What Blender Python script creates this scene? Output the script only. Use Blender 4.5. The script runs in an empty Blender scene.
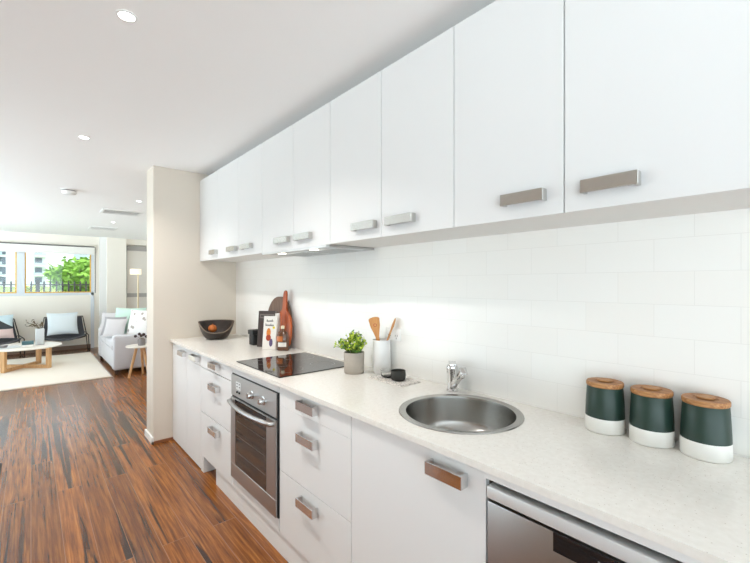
import bpy, bmesh, math, random
from mathutils import Vector, Matrix
PI = math.pi
random.seed(7)
sc = bpy.context.scene
COL = sc.collection
# ------------------------------------------------------------------ camera, world, exposure
H = 1.395                                   # eye height
YAW = math.atan(344 / 395.0)                # run of units recedes to the left
cam = bpy.data.cameras.new('camera')
cam.sensor_width = 36.0
cam.lens = 395.0 / 750 * 36
cam.shift_y = 2.5 / 750
cam.clip_start = 0.02
cam.clip_end = 600
camo = bpy.data.objects.new('camera', cam)
COL.objects.link(camo)
camo.location = (0, 0, H)
camo.rotation_euler = (PI / 2, 0, -YAW)
sc.camera = camo
w = bpy.data.worlds.new('sky')
sc.world = w
w.use_nodes = True
bg = w.node_tree.nodes['Background']
bg.inputs[1].default_value = 1.0
SKY, LOWER_GLOW = 1.7, 5.9                      # bright overcast sky above, unseen glow added below the horizon to light the ceiling
wn = w.node_tree.nodes
wl = w.node_tree.links
wt = wn.new('ShaderNodeTexCoord')
ws = wn.new('ShaderNodeSeparateXYZ')
wl.new(wt.outputs['Generated'], ws.inputs[0])
wr = wn.new('ShaderNodeMapRange')
for k, v in ((1, -0.06), (2, 0.02), (3, LOWER_GLOW), (4, SKY)):
    wr.inputs[k].default_value = v
wl.new(ws.outputs[2], wr.inputs[0])
bg.inputs[0].default_value = (0.83, 0.97, 1.05, 1)
wl.new(wr.outputs[0], bg.inputs[1])
sc.view_settings.view_transform = 'Standard'
sc.view_settings.look = 'None'
sc.view_settings.gamma = 1
sc.view_settings.use_curve_mapping = False
sc.view_settings.exposure = 0.15
DOWNLIGHT_W = 11.0                          # watts of each ceiling downlight
HOOD_W = 0.7
sun = bpy.data.lights.new('sun', 'SUN')    # high behind the building: it reaches the garden and the far facades only
sun.energy = 4.0
sun.angle = 0.02
suno = bpy.data.objects.new('sun', sun)
COL.objects.link(suno)
suno.rotation_euler = Vector((-0.12, 0.42, -1.0)).to_track_quat('-Z', 'Y').to_euler()
sc.cycles.use_denoising = True
sc.cycles.max_bounces = 12
sc.cycles.diffuse_bounces = 6
sc.cycles.sample_clamp_indirect = 6.0
sc.cycles.caustics_reflective = False
sc.cycles.caustics_refractive = False


# ------------------------------------------------------------------ materials
def srgb(r, g, b):
    f = lambda c: (c / 255 / 12.92) if c <= 10 else ((c / 255 + 0.055) / 1.055) ** 2.4
    return (f(r), f(g), f(b), 1)


def pm(name, col, rough=0.5, metal=0.0, var=0.0, scale=20.0, bump=0.0, spec=0.5, trans=0.0, ior=1.45,
       emit=None, es=0.0, coat=0.0, stretch=(1, 1, 1), sheen=0.0):
    """Principled material; a procedural noise varies its colour and, when asked, its relief."""
    m = bpy.data.materials.new(name)
    m.use_nodes = True
    nt = m.node_tree
    b = nt.nodes['Principled BSDF']
    b.inputs['Base Color'].default_value = col
    b.inputs['Roughness'].default_value = rough
    b.inputs['Metallic'].default_value = metal
    b.inputs['Specular IOR Level'].default_value = spec
    b.inputs['IOR'].default_value = ior
    b.inputs['Transmission Weight'].default_value = trans
    b.inputs['Coat Weight'].default_value = coat
    b.inputs['Sheen Weight'].default_value = sheen
    if emit:
        b.inputs['Emission Color'].default_value = emit
        b.inputs['Emission Strength'].default_value = es
    if var or bump:
        tc = nt.nodes.new('ShaderNodeTexCoord')
        mp = nt.nodes.new('ShaderNodeMapping')
        mp.inputs['Scale'].default_value = stretch
        nz = nt.nodes.new('ShaderNodeTexNoise')
        nz.inputs['Scale'].default_value = scale
        nz.inputs['Detail'].default_value = 4
        nt.links.new(tc.outputs['Object'], mp.inputs[0])
        nt.links.new(mp.outputs[0], nz.inputs['Vector'])
        if var:
            mx = nt.nodes.new('ShaderNodeMix')
            mx.data_type = 'RGBA'
            mx.inputs[6].default_value = tuple(c * (1 - var) for c in col[:3]) + (1,)
            mx.inputs[7].default_value = tuple(min(1, c * (1 + var)) for c in col[:3]) + (1,)
            nt.links.new(nz.outputs['Fac'], mx.inputs[0])
            nt.links.new(mx.outputs[2], b.inputs['Base Color'])
        if bump:
            bp = nt.nodes.new('ShaderNodeBump')
            bp.inputs['Strength'].default_value = bump
            bp.inputs['Distance'].default_value = 0.002
            nt.links.new(nz.outputs['Fac'], bp.inputs['Height'])
            nt.links.new(bp.outputs[0], b.inputs['Normal'])
    return m


def ramp(nt, stops):
    r = nt.nodes.new('ShaderNodeValToRGB')
    e = r.color_ramp.elements
    e[0].position, e[0].color = stops[0]
    e[1].position, e[1].color = stops[-1]
    for p, c in stops[1:-1]:
        x = e.new(p)
        x.color = c
    return r


def wood(name, light, dark, axis=0, scale=6.0, rough=0.45, stretch=14.0):
    m = bpy.data.materials.new(name)
    m.use_nodes = True
    nt = m.node_tree
    b = nt.nodes['Principled BSDF']
    b.inputs['Roughness'].default_value = rough
    tc = nt.nodes.new('ShaderNodeTexCoord')
    mp = nt.nodes.new('ShaderNodeMapping')
    s = [stretch] * 3
    s[axis] = 1.0
    mp.inputs['Scale'].default_value = s
    nz = nt.nodes.new('ShaderNodeTexNoise')
    nz.inputs['Scale'].default_value = scale
    nz.inputs['Detail'].default_value = 5
    nz.inputs['Distortion'].default_value = 0.6
    r = ramp(nt, [(0.3, dark), (0.7, light)])
    nt.links.new(tc.outputs['Object'], mp.inputs[0])
    nt.links.new(mp.outputs[0], nz.inputs['Vector'])
    nt.links.new(nz.outputs['Fac'], r.inputs[0])
    nt.links.new(r.outputs[0], b.inputs['Base Color'])
    return m


def floor_material():
    m = bpy.data.materials.new('dark_streaked_floorboards')
    m.use_nodes = True
    nt = m.node_tree
    N, L = nt.nodes.new, nt.links.new
    b = nt.nodes['Principled BSDF']
    tc = N('ShaderNodeTexCoord')
    mp = N('ShaderNodeMapping')
    mp.inputs['Rotation'].default_value = (0, 0, PI / 2)
    L(tc.outputs['Object'], mp.inputs[0])
    br = N('ShaderNodeTexBrick')
    br.offset = 0.37
    br.offset_frequency = 2
    for k, v in (('Scale', 1.0), ('Mortar Size', 0.0016), ('Mortar Smooth', 0.3), ('Bias', 0.0), ('Brick Width', 1.7), ('Row Height', 0.132)):
        br.inputs[k].default_value = v
    br.inputs['Color1'].default_value = (0, 0, 0, 1)
    br.inputs['Color2'].default_value = (1, 1, 1, 1)
    br.inputs['Mortar'].default_value = (0.5, 0.5, 0.5, 1)
    L(mp.outputs[0], br.inputs['Vector'])
    # each board gets its own cut of the grain
    off = N('ShaderNodeVectorMath')
    off.operation = 'MULTIPLY'
    off.inputs[1].default_value = (7.0, 3.0, 11.0)
    L(br.outputs['Color'], off.inputs[0])
    add = N('ShaderNodeVectorMath')
    L(tc.outputs['Object'], add.inputs[0])
    L(off.outputs[0], add.inputs[1])
    st = N('ShaderNodeMapping')
    st.inputs['Scale'].default_value = (30.0, 1.0, 1.0)
    L(add.outputs[0], st.inputs[0])
    n1 = N('ShaderNodeTexNoise')
    n1.inputs['Scale'].default_value = 2.4
    n1.inputs['Detail'].default_value = 8
    n1.inputs['Roughness'].default_value = 0.7
    n1.inputs['Distortion'].default_value = 0.25
    L(st.outputs[0], n1.inputs['Vector'])
    base = ramp(nt, [(0.28, srgb(62, 33, 14)), (0.50, srgb(132, 77, 31)), (0.74, srgb(180, 120, 56))])
    L(n1.outputs['Fac'], base.inputs[0])
    n2 = N('ShaderNodeTexNoise')
    n2.inputs['Scale'].default_value = 1.0
    n2.inputs['Detail'].default_value = 5
    n2.inputs['Roughness'].default_value = 0.6
    n2.inputs['Distortion'].default_value = 0.5
    st2 = N('ShaderNodeMapping')
    st2.inputs['Scale'].default_value = (15.0, 0.42, 1.0)
    L(add.outputs[0], st2.inputs[0])
    L(st2.outputs[0], n2.inputs['Vector'])
    vein = ramp(nt, [(0.555, (0, 0, 0, 1)), (0.625, (0.95, 0.95, 0.95, 1))])
    L(n2.outputs['Fac'], vein.inputs[0])
    mv = N('ShaderNodeMix')
    mv.data_type = 'RGBA'
    L(vein.outputs[0], mv.inputs[0])
    L(base.outputs[0], mv.inputs[6])
    mv.inputs[7].default_value = srgb(44, 24, 15)
    # board to board tone
    tone = ramp(nt, [(0.0, (0.72, 0.68, 0.65, 1)), (0.5, (0.97, 0.95, 0.93, 1)), (1.0, (1.2, 1.18, 1.16, 1))])
    L(br.outputs['Color'], tone.inputs[0])
    mt = N('ShaderNodeMix')
    mt.data_type = 'RGBA'
    mt.blend_type = 'MULTIPLY'
    mt.inputs[0].default_value = 1.0
    L(mv.outputs[2], mt.inputs[6])
    L(tone.outputs[0], mt.inputs[7])
    mo = N('ShaderNodeMix')
    mo.data_type = 'RGBA'
    L(br.outputs['Fac'], mo.inputs[0])
    L(mt.outputs[2], mo.inputs[6])
    mo.inputs[7].default_value = srgb(150, 110, 80)
    L(mo.outputs[2], b.inputs['Base Color'])
    b.inputs['Roughness'].default_value = 0.22
    b.inputs['Specular IOR Level'].default_value = 0.38
    b.inputs['Coat Weight'].default_value = 0.12
    b.inputs['Coat Roughness'].default_value = 0.16
    bp = N('ShaderNodeBump')
    bp.inputs['Strength'].default_value = 0.12
    bp.inputs['Distance'].default_value = 0.002
    L(n1.outputs['Fac'], bp.inputs['Height'])
    L(bp.outputs[0], b.inputs['Normal'])
    return m


def tile_material():
    """white wall; glossy white running-bond tiles, the joints just visible"""
    m = bpy.data.materials.new('white_running_bond_tiles')
    m.use_nodes = True
    nt = m.node_tree
    N, L = nt.nodes.new, nt.links.new
    b = nt.nodes['Principled BSDF']
    tc = N('ShaderNodeTexCoord')
    sp = N('ShaderNodeSeparateXYZ')
    cb = N('ShaderNodeCombineXYZ')
    L(tc.outputs['Object'], sp.inputs[0])
    ay = N('ShaderNodeMath'); ay.inputs[1].default_value = 2.1 - 0.165 + 0.21
    az = N('ShaderNodeMath'); az.inputs[1].default_value = -0.905
    L(sp.outputs[1], ay.inputs[0]); L(sp.outputs[2], az.inputs[0])
    L(ay.outputs[0], cb.inputs[0]); L(az.outputs[0], cb.inputs[1])
    br = N('ShaderNodeTexBrick')
    br.offset = 0.5
    for k, v in (('Scale', 1.0), ('Mortar Size', 0.0009), ('Mortar Smooth', 0.6), ('Bias', 0.0), ('Brick Width', 0.21), ('Row Height', 0.106)):
        br.inputs[k].default_value = v
    br.inputs['Color1'].default_value = srgb(237, 235, 230)
    br.inputs['Color2'].default_value = srgb(238, 237, 233)
    br.inputs['Mortar'].default_value = srgb(224, 222, 217)
    L(cb.outputs[0], br.inputs['Vector'])
    L(br.outputs['Color'], b.inputs['Base Color'])
    b.inputs['Roughness'].default_value = 0.28
    inv = N('ShaderNodeMath'); inv.operation = 'SUBTRACT'; inv.inputs[0].default_value = 1.0
    L(br.outputs['Fac'], inv.inputs[1])
    bp = N('ShaderNodeBump')
    bp.inputs['Strength'].default_value = 0.25
    bp.inputs['Distance'].default_value = 0.001
    L(inv.outputs[0], bp.inputs['Height'])
    L(bp.outputs[0], b.inputs['Normal'])
    return m


def stone_material():
    m = bpy.data.materials.new('speckled_white_stone')
    m.use_nodes = True
    nt = m.node_tree
    N, L = nt.nodes.new, nt.links.new
    b = nt.nodes['Principled BSDF']
    tc = N('ShaderNodeTexCoord')
    v = N('ShaderNodeTexVoronoi')
    v.inputs['Scale'].default_value = 170
    L(tc.outputs['Object'], v.inputs['Vector'])
    dot = ramp(nt, [(0.16, (1, 1, 1, 1)), (0.26, (0, 0, 0, 1))])
    L(v.outputs['Distance'], dot.inputs[0])
    sp = N('ShaderNodeSeparateColor')
    L(v.outputs['Color'], sp.inputs[0])
    pick = N('ShaderNodeMath'); pick.operation = 'GREATER_THAN'; pick.inputs[1].default_value = 0.84
    L(sp.outputs[0], pick.inputs[0])
    mu = N('ShaderNodeMath'); mu.operation = 'MULTIPLY'
    L(dot.outputs[0], mu.inputs[0]); L(pick.outputs[0], mu.inputs[1])
    nz = N('ShaderNodeTexNoise'); nz.inputs['Scale'].default_value = 60; nz.inputs['Detail'].default_value = 3
    L(tc.outputs['Object'], nz.inputs['Vector'])
    base = ramp(nt, [(0.3, srgb(226, 222, 215)), (0.7, srgb(233, 230, 224))])
    L(nz.outputs['Fac'], base.inputs[0])
    mx = N('ShaderNodeMix'); mx.data_type = 'RGBA'
    L(mu.outputs[0], mx.inputs[0]); L(base.outputs[0], mx.inputs[6])
    mx.inputs[7].default_value = srgb(190, 180, 168)
    L(mx.outputs[2], b.inputs['Base Color'])
    b.inputs['Roughness'].default_value = 0.2
    return m


def glass_pane_material():
    m = bpy.data.materials.new('clear_pane')
    m.use_nodes = True
    nt = m.node_tree
    nt.nodes.remove(nt.nodes['Principled BSDF'])
    o = nt.nodes['Material Output']
    t = nt.nodes.new('ShaderNodeBsdfTransparent')
    g = nt.nodes.new('ShaderNodeBsdfGlossy')
    g.inputs['Roughness'].default_value = 0.02
    t.inputs[0].default_value = (0.97, 0.985, 0.98, 1)
    x = nt.nodes.new('ShaderNodeMixShader')
    x.inputs[0].default_value = 0.06
    nt.links.new(t.outputs[0], x.inputs[1]); nt.links.new(g.outputs[0], x.inputs[2])
    nt.links.new(x.outputs[0], o.inputs[0])
    return m


M = {}
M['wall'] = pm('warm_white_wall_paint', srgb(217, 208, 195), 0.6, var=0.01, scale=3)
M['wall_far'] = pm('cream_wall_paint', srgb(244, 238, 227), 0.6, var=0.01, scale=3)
M['ceil'] = pm('white_ceiling_paint', srgb(246, 246, 245), 0.7, var=0.004, scale=2)
M['tile'] = tile_material()
M['floor'] = floor_material()
M['stone'] = stone_material()
M['cab'] = pm('white_satin_cabinet_paint', srgb(226, 226, 225), 0.45, var=0.004, scale=4)
M['carcass_gap_shade'] = pm('gap_shade_carcass', srgb(120, 118, 116), 0.6, var=0.02)  # shade of the gaps between fronts, put into the carcass colour
M['carcass'] = pm('white_board_carcass', srgb(225, 224, 221), 0.5, var=0.01)
M['white'] = pm('white_paint', srgb(240, 240, 238), 0.4, var=0.005)
M['chrome'] = pm('polished_chrome', (0.72, 0.72, 0.72, 1), 0.10, 1.0, var=0.02, scale=3)
M['nickel'] = pm('brushed_nickel', (0.60, 0.59, 0.56, 1), 0.24, 1.0, var=0.03, scale=6, stretch=(60, 1, 60))
M['steel'] = pm('brushed_steel', (0.44, 0.43, 0.42, 1), 0.33, 1.0, var=0.04, scale=8, stretch=(1, 60, 60))
M['sinksteel'] = pm('satin_sink_steel', (0.42, 0.41, 0.39, 1), 0.25, 1.0, var=0.04, scale=10)
M['alu'] = pm('pale_aluminium', srgb(214, 216, 216), 0.4, 0.3, var=0.01)
M['blackgloss'] = pm('black_glass', (0.012, 0.012, 0.013, 1), 0.04, var=0.02)
M['cooktop'] = pm('cooktop_glass', (0.014, 0.011, 0.01, 1), 0.05, var=0.02, spec=0.7)
M['mark'] = pm('printed_grey_marking', srgb(120, 116, 112), 0.3, var=0.01)
M['ovenglass'] = pm('dark_oven_glass', (0.025, 0.017, 0.013, 1), 0.05, var=0.05, spec=0.8)
M['black'] = pm('matt_black', (0.012, 0.012, 0.012, 1), 0.55, var=0.1)
M['blacksoft'] = pm('charcoal_stoneware', srgb(46, 46, 42), 0.55, var=0.1, scale=30)
M['pane'] = glass_pane_material()
M['bluewhite'] = pm('blue_white_window_aluminium', srgb(216, 222, 228), 0.4, var=0.01)
M['amber'] = pm('amber_window_bead', srgb(228, 180, 88), 0.5, var=0.05)  # amber edging around the inside of the sashes
M['dooralu'] = pm('taupe_door_frame', srgb(172, 167, 163), 0.5, var=0.02)
M['doorpanel'] = pm('greige_door_panel', srgb(232, 226, 218), 0.35, var=0.01)
M['skirt'] = pm('brown_skirting', srgb(150, 128, 112), 0.5, var=0.05)
M['bead'] = pm('brown_floor_bead', srgb(140, 90, 58), 0.5, var=0.1)
M['lamp'] = pm('lit_downlight', (1, 1, 1, 1), 0.5, emit=(1.0, 0.97, 0.92, 1), es=12, var=0.001)
M['hoodlamp'] = pm('lit_hood_lamp', (1, 1, 1, 1), 0.5, emit=(1.0, 0.86, 0.66, 1), es=6, var=0.001)
M['green'] = pm('dark_green_glaze', srgb(36, 56, 48), 0.38, var=0.06, scale=40)
M['ceramic'] = pm('white_ceramic', srgb(236, 235, 230), 0.32, var=0.01)
M['lidwood'] = wood('acacia_lid_wood', srgb(190, 140, 88), srgb(140, 88, 48), 1, 12, 0.5)
M['spoonwood'] = wood('pale_bamboo', srgb(214, 154, 84), srgb(186, 122, 58), 2, 8, 0.5)
M['spoonwood2'] = wood('beech_spoon_wood', srgb(204, 152, 96), srgb(176, 120, 70), 2, 8, 0.5)
M['redwood'] = wood('red_brown_board_wood', srgb(200, 98, 40), srgb(142, 60, 24), 2, 5, 0.4, 10)
M['greywood'] = wood('weathered_brown_board_wood', srgb(122, 92, 72), srgb(78, 54, 42), 2, 6, 0.5, 10)
M['bowlwood'] = wood('dark_bowl_wood', srgb(56, 42, 33), srgb(28, 21, 17), 0, 6, 0.35, 3)
M['rimwood'] = wood('pale_bowl_rim_wood', srgb(138, 118, 100), srgb(96, 80, 66), 0, 8, 0.5, 3)  # rim paler than the bowl body
M['fruit'] = pm('orange_fruit_skin', srgb(178, 98, 40), 0.5, var=0.1, scale=40, bump=0.3)
M['bookdark'] = pm('dark_book_cover', srgb(74, 66, 64), 0.4, var=0.15, scale=25)
M['bookplum'] = pm('plum_brown_cover_photo', srgb(72, 56, 56), 0.35, var=0.4, scale=50)
M['bookband'] = pm('grey_title_band', srgb(120, 112, 106), 0.4, var=0.1, scale=60)
M['bookwhite'] = pm('white_book_cover', srgb(232, 228, 222), 0.4, var=0.02)
M['paper'] = pm('page_edges', srgb(236, 230, 216), 0.7, var=0.05, scale=200)
M['ink'] = pm('dark_ink', srgb(50, 46, 48), 0.5, var=0.05)
M['yellow'] = pm('yellow_ink', srgb(226, 206, 40), 0.5, var=0.05)
M['foodred'] = pm('printed_red_food', srgb(168, 66, 40), 0.5, var=0.5, scale=120)
M['foodorange'] = pm('printed_orange_food', srgb(214, 128, 54), 0.5, var=0.4, scale=120)
M['foodpurple'] = pm('printed_purple_food', srgb(96, 82, 118), 0.5, var=0.4, scale=120)
M['amberglass'] = pm('amber_liquid_bottle', srgb(96, 62, 42), 0.08, var=0.15, scale=30, coat=0.5)
M['amberhot'] = pm('copper_bottle_label', srgb(190, 110, 58), 0.35, var=0.2, scale=60)
M['creamcap'] = pm('cream_bottle_cap', srgb(226, 214, 184), 0.4, var=0.02)
M['label'] = pm('white_bottle_label', srgb(226, 222, 216), 0.5, var=0.05, scale=60)
M['pot'] = pm('grey_concrete_pot', srgb(172, 163, 152), 0.8, var=0.05, scale=60, bump=0.2)
M['soil'] = pm('dark_soil', srgb(52, 40, 30), 0.9, var=0.3, scale=80)
M['leaf1'] = pm('yellow_green_leaf', srgb(186, 204, 70), 0.5, var=0.25, scale=60)
M['leaf2'] = pm('deep_green_leaf', srgb(88, 132, 50), 0.5, var=0.3, scale=60)
M['stem'] = pm('green_stem', srgb(96, 120, 60), 0.6, var=0.1)
M['petal'] = pm('pale_lilac_petal', srgb(226, 218, 232), 0.6, var=0.05)
M['holder'] = pm('white_glazed_holder', srgb(228, 228, 227), 0.3, var=0.01)
M['clear'] = pm('clear_glass', (0.97, 0.98, 0.98, 1), 0.02, trans=1.0, ior=1.3, var=0.001)
M['rug'] = pm('cream_rug_pile', srgb(238, 230, 218), 0.95, var=0.03, scale=200, bump=0.4)
M['rugedge'] = pm('grey_rug_binding', srgb(176, 168, 158), 0.9, var=0.05)
M['sofa'] = pm('light_grey_sofa_fabric', srgb(206, 206, 210), 0.9, var=0.03, scale=150, bump=0.2, sheen=0.2)
M['foot'] = pm('dark_timber_foot', srgb(70, 54, 44), 0.5, var=0.1)
M['mint'] = pm('mint_fabric', srgb(196, 222, 209), 0.9, var=0.04, scale=100)
M['greyfab'] = pm('pale_grey_fabric', srgb(206, 203, 204), 0.9, var=0.03, scale=100)
M['dgreyfab'] = pm('mid_grey_fabric', srgb(158, 156, 158), 0.9, var=0.05, scale=100)
M['bluefab'] = pm('pale_blue_white_fabric', srgb(226, 235, 240), 0.9, var=0.02, scale=6)
M['sling'] = pm('charcoal_sling_leather', srgb(62, 62, 68), 0.6, var=0.08, scale=30)
M['wire'] = pm('black_wire', srgb(44, 42, 42), 0.4, 0.4, var=0.05)
M['oak'] = wood('pale_oak', srgb(222, 178, 128), srgb(196, 148, 98), 2, 6, 0.5, 8)
M['tabletop'] = pm('white_table_top', srgb(240, 234, 224), 0.35, var=0.02)
M['teal'] = pm('teal_cover', srgb(70, 104, 110), 0.5, var=0.1)
M['vase'] = pm('pale_grey_vase', srgb(212, 216, 218), 0.5, var=0.03)
M['greyvase'] = pm('grey_stone_vase', srgb(136, 132, 132), 0.7, var=0.08, scale=40)
M['berry'] = pm('dark_dried_flower', srgb(62, 46, 46), 0.8, var=0.2)
M['twig'] = pm('dry_brown_twig', srgb(120, 104, 78), 0.8, var=0.2)
M['shade'] = pm('cream_lamp_shade', srgb(246, 236, 214), 0.8, var=0.01, emit=(1.0, 0.9, 0.74, 1), es=0.5)
M['brass'] = pm('pale_brass', srgb(226, 208, 176), 0.35, 0.5, var=0.02)
M['vent'] = pm('white_vent_metal', srgb(236, 236, 234), 0.4, var=0.005)
M['slot'] = pm('dark_vent_gap', srgb(60, 60, 62), 0.7, var=0.05)
M['mat_dark'] = pm('dark_mat_binding', srgb(58, 44, 40), 0.8, var=0.1)
M['mat_tan'] = pm('tan_mat_weave', srgb(150, 130, 122), 0.9, var=0.15, scale=150)
M['blind'] = pm('white_blind_fabric', srgb(240, 238, 232), 0.7, var=0.01)
M['rail'] = pm('dark_grey_rail', srgb(110, 106, 104), 0.5, var=0.02)
M['render'] = pm('white_building_render', srgb(238, 240, 244), 0.8, var=0.02, scale=1)
M['render2'] = pm('pale_blue_building_render', srgb(206, 214, 224), 0.8, var=0.03, scale=1)
M['bwin'] = pm('dark_building_window', srgb(86, 98, 114), 0.25, var=0.2, scale=0.6)
M['bbal'] = pm('pale_balcony_glass', srgb(190, 206, 218), 0.3, var=0.05, scale=1)
M['fence'] = pm('black_fence_iron', srgb(40, 38, 48), 0.5, var=0.05)
M['grass'] = pm('lawn_green', srgb(120, 140, 66), 0.9, var=0.3, scale=6)
M['treeleaf'] = pm('bright_tree_leaf', srgb(132, 178, 60), 0.6, var=0.45, scale=3)
M['treeleaf2'] = pm('shrub_leaf', srgb(176, 184, 70), 0.6, var=0.4, scale=4)
M['bark'] = pm('grey_brown_bark', srgb(98, 84, 68), 0.9, var=0.2)


def napkin_material():
    m = pm('patterned_napkin_cloth', srgb(222, 216, 208), 0.9)
    nt = m.node_tree
    b = nt.nodes['Principled BSDF']
    tc = nt.nodes.new('ShaderNodeTexCoord')
    v = nt.nodes.new('ShaderNodeTexVoronoi')
    v.feature = 'DISTANCE_TO_EDGE'
    v.inputs['Scale'].default_value = 75
    nt.links.new(tc.outputs['Object'], v.inputs['Vector'])
    r = ramp(nt, [(0.02, srgb(120, 112, 108)), (0.07, srgb(232, 227, 220))])
    nt.links.new(v.outputs['Distance'], r.inputs[0])
    nt.links.new(r.outputs[0], b.inputs['Base Color'])
    return m


def dotted_material():
    m = pm('white_cushion_with_taupe_motif', srgb(236, 232, 228), 0.9)
    nt = m.node_tree
    b = nt.nodes['Principled BSDF']
    tc = nt.nodes.new('ShaderNodeTexCoord')
    v = nt.nodes.new('ShaderNodeTexVoronoi')
    v.inputs['Scale'].default_value = 11
    nt.links.new(tc.outputs['Object'], v.inputs['Vector'])
    r = ramp(nt, [(0.22, srgb(178, 168, 160)), (0.32, srgb(238, 235, 232))])
    nt.links.new(v.outputs['Distance'], r.inputs[0])
    nt.links.new(r.outputs[0], b.inputs['Base Color'])
    return m


M['napkin'] = napkin_material()
M['dotfab'] = dotted_material()


# ------------------------------------------------------------------ mesh helpers
class MB:
    """collects shapes of ONE part; material slots by number"""
    def __init__(self):
        self.bm = bmesh.new()
        self.slot = 0

    def _done(self, f0):
        self.bm.faces.ensure_lookup_table()
        for f in self.bm.faces[f0:]:
            f.material_index = self.slot

    def box(self, x0, x1, y0, y1, z0, z1, bev=0.0, seg=2, mat=None):
        b = bmesh.new()
        vs = [b.verts.new((x, y, z)) for x in (x0, x1) for y in (y0, y1) for z in (z0, z1)]
        for q in ((0, 1, 3, 2), (4, 6, 7, 5), (0, 4, 5, 1), (2, 3, 7, 6), (0, 2, 6, 4), (1, 5, 7, 3)):
            b.faces.new([vs[i] for i in q])
        if bev:
            bmesh.ops.bevel(b, geom=b.edges[:], offset=bev, segments=seg, affect='EDGES', profile=0.5)
        if mat is not None:
            bmesh.ops.transform(b, matrix=mat, verts=b.verts[:])
        self.merge(b)
        return self

    def merge(self, b, mat=None):
        if mat is not None:
            bmesh.ops.transform(b, matrix=mat, verts=b.verts[:])
        bmesh.ops.recalc_face_normals(b, faces=b.faces[:])
        f0 = len(self.bm.faces)
        mp = {v: self.bm.verts.new(v.co) for v in b.verts}
        for f in b.faces:
            try:
                self.bm.faces.new([mp[v] for v in f.verts])
            except ValueError:
                pass
        self._done(f0)
        b.free()

    def lathe(self, prof, c=(0, 0, 0), seg=32, mat=None, sx=1.0, sy=1.0, closed=False):
        b = bmesh.new()
        rings = []
        for r, z in prof:
            if r < 1e-6:
                rings.append([b.verts.new((0, 0, z))])
            else:
                rings.append([b.verts.new((r * sx * math.cos(2 * PI * i / seg), r * sy * math.sin(2 * PI * i / seg), z)) for i in range(seg)])
        pairs = list(zip(rings, rings[1:]))
        if closed:
            pairs.append((rings[-1], rings[0]))
        for a, d in pairs:
            for i in range(seg):
                j = (i + 1) % seg
                if len(a) == 1 and len(d) == 1:
                    continue
                if len(a) == 1:
                    b.faces.new((a[0], d[j], d[i]))
                elif len(d) == 1:
                    b.faces.new((a[i], a[j], d[0]))
                else:
                    b.faces.new((a[i], a[j], d[j], d[i]))
        if mat is not None:
            bmesh.ops.transform(b, matrix=mat, verts=b.verts[:])
        bmesh.ops.translate(b, vec=Vector(c), verts=b.verts[:])
        self.merge(b)
        return self

    def tube(self, pts, r, seg=8, closed=False, r1=None):
        pts = [Vector(p) for p in pts]
        n = len(pts)
        b = bmesh.new()
        rings = []
        up = None
        for i, p in enumerate(pts):
            if closed:
                t = (pts[(i + 1) % n] - pts[i - 1]).normalized()
            else:
                t = (pts[min(i + 1, n - 1)] - pts[max(i - 1, 0)]).normalized()
            if up is None:
                up = Vector((0, 0, 1)) if abs(t.z) < 0.9 else Vector((1, 0, 0))
            a = t.cross(up)
            if a.length < 1e-5:
                a = t.cross(Vector((0, 1, 0)))
            a.normalize()
            bb = a.cross(t).normalized()
            up = bb
            rr = r if r1 is None else r + (r1 - r) * i / max(1, n - 1)
            rings.append([b.verts.new(p + a * rr * math.cos(2 * PI * k / seg) + bb * rr * math.sin(2 * PI * k / seg)) for k in range(seg)])
        m = n if closed else n - 1
        for i in range(m):
            a, d = rings[i], rings[(i + 1) % n]
            for k in range(seg):
                j = (k + 1) % seg
                b.faces.new((a[k], a[j], d[j], d[k]))
        if not closed:
            b.faces.new(rings[0][::-1])
            b.faces.new(rings[-1])
        self.merge(b)
        return self

    def prism(self, poly, t, mat, bev=0.0):
        """outline poly in local xy, thickness t along local z, placed by mat"""
        b = bmesh.new()
        lo = [b.verts.new((x, y, 0)) for x, y in poly]
        hi = [b.verts.new((x, y, t)) for x, y in poly]
        b.faces.new(lo[::-1]); b.faces.new(hi)
        n = len(poly)
        for i in range(n):
            j = (i + 1) % n
            b.faces.new((lo[i], lo[j], hi[j], hi[i]))
        if bev:
            es = [e for e in b.edges if abs(e.verts[0].co.z - e.verts[1].co.z) < 1e-7]
            bmesh.ops.bevel(b, geom=es, offset=bev, segments=2, affect='EDGES')
        bmesh.ops.transform(b, matrix=mat, verts=b.verts[:])
        self.merge(b)
        return self

    def sphere(self, c, r, sx=1, sy=1, sz=1, seg=20):
        b = bmesh.new()
        bmesh.ops.create_uvsphere(b, u_segments=seg, v_segments=max(6, seg // 2), radius=r)
        bmesh.ops.scale(b, vec=(sx, sy, sz), verts=b.verts[:])
        bmesh.ops.translate(b, vec=c, verts=b.verts[:])
        self.merge(b)
        return self

    def quad(self, pts):
        f0 = len(self.bm.faces)
        self.bm.faces.new([self.bm.verts.new(p) for p in pts])
        self._done(f0)
        return self


ROOTM = {}


def ob(name, mb, mats, parent=None, local=False, smooth=35):
    me = bpy.data.meshes.new(name)
    o = bpy.data.objects.new(name, me)
    bm = mb.bm
    if parent is not None and not local:
        bm.transform(ROOTM[parent.name].inverted())
    bm.to_mesh(me)
    bm.free()
    for m in (mats if isinstance(mats, (list, tuple)) else [mats]):
        me.materials.append(m)
    if smooth:
        for p in me.polygons:
            p.use_smooth = True
        me.set_sharp_from_angle(angle=math.radians(smooth))
    COL.objects.link(o)
    if parent is not None:
        o.parent = parent
        ROOTM[o.name] = ROOTM[parent.name]
    else:
        ROOTM[o.name] = Matrix()
    return o


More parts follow.
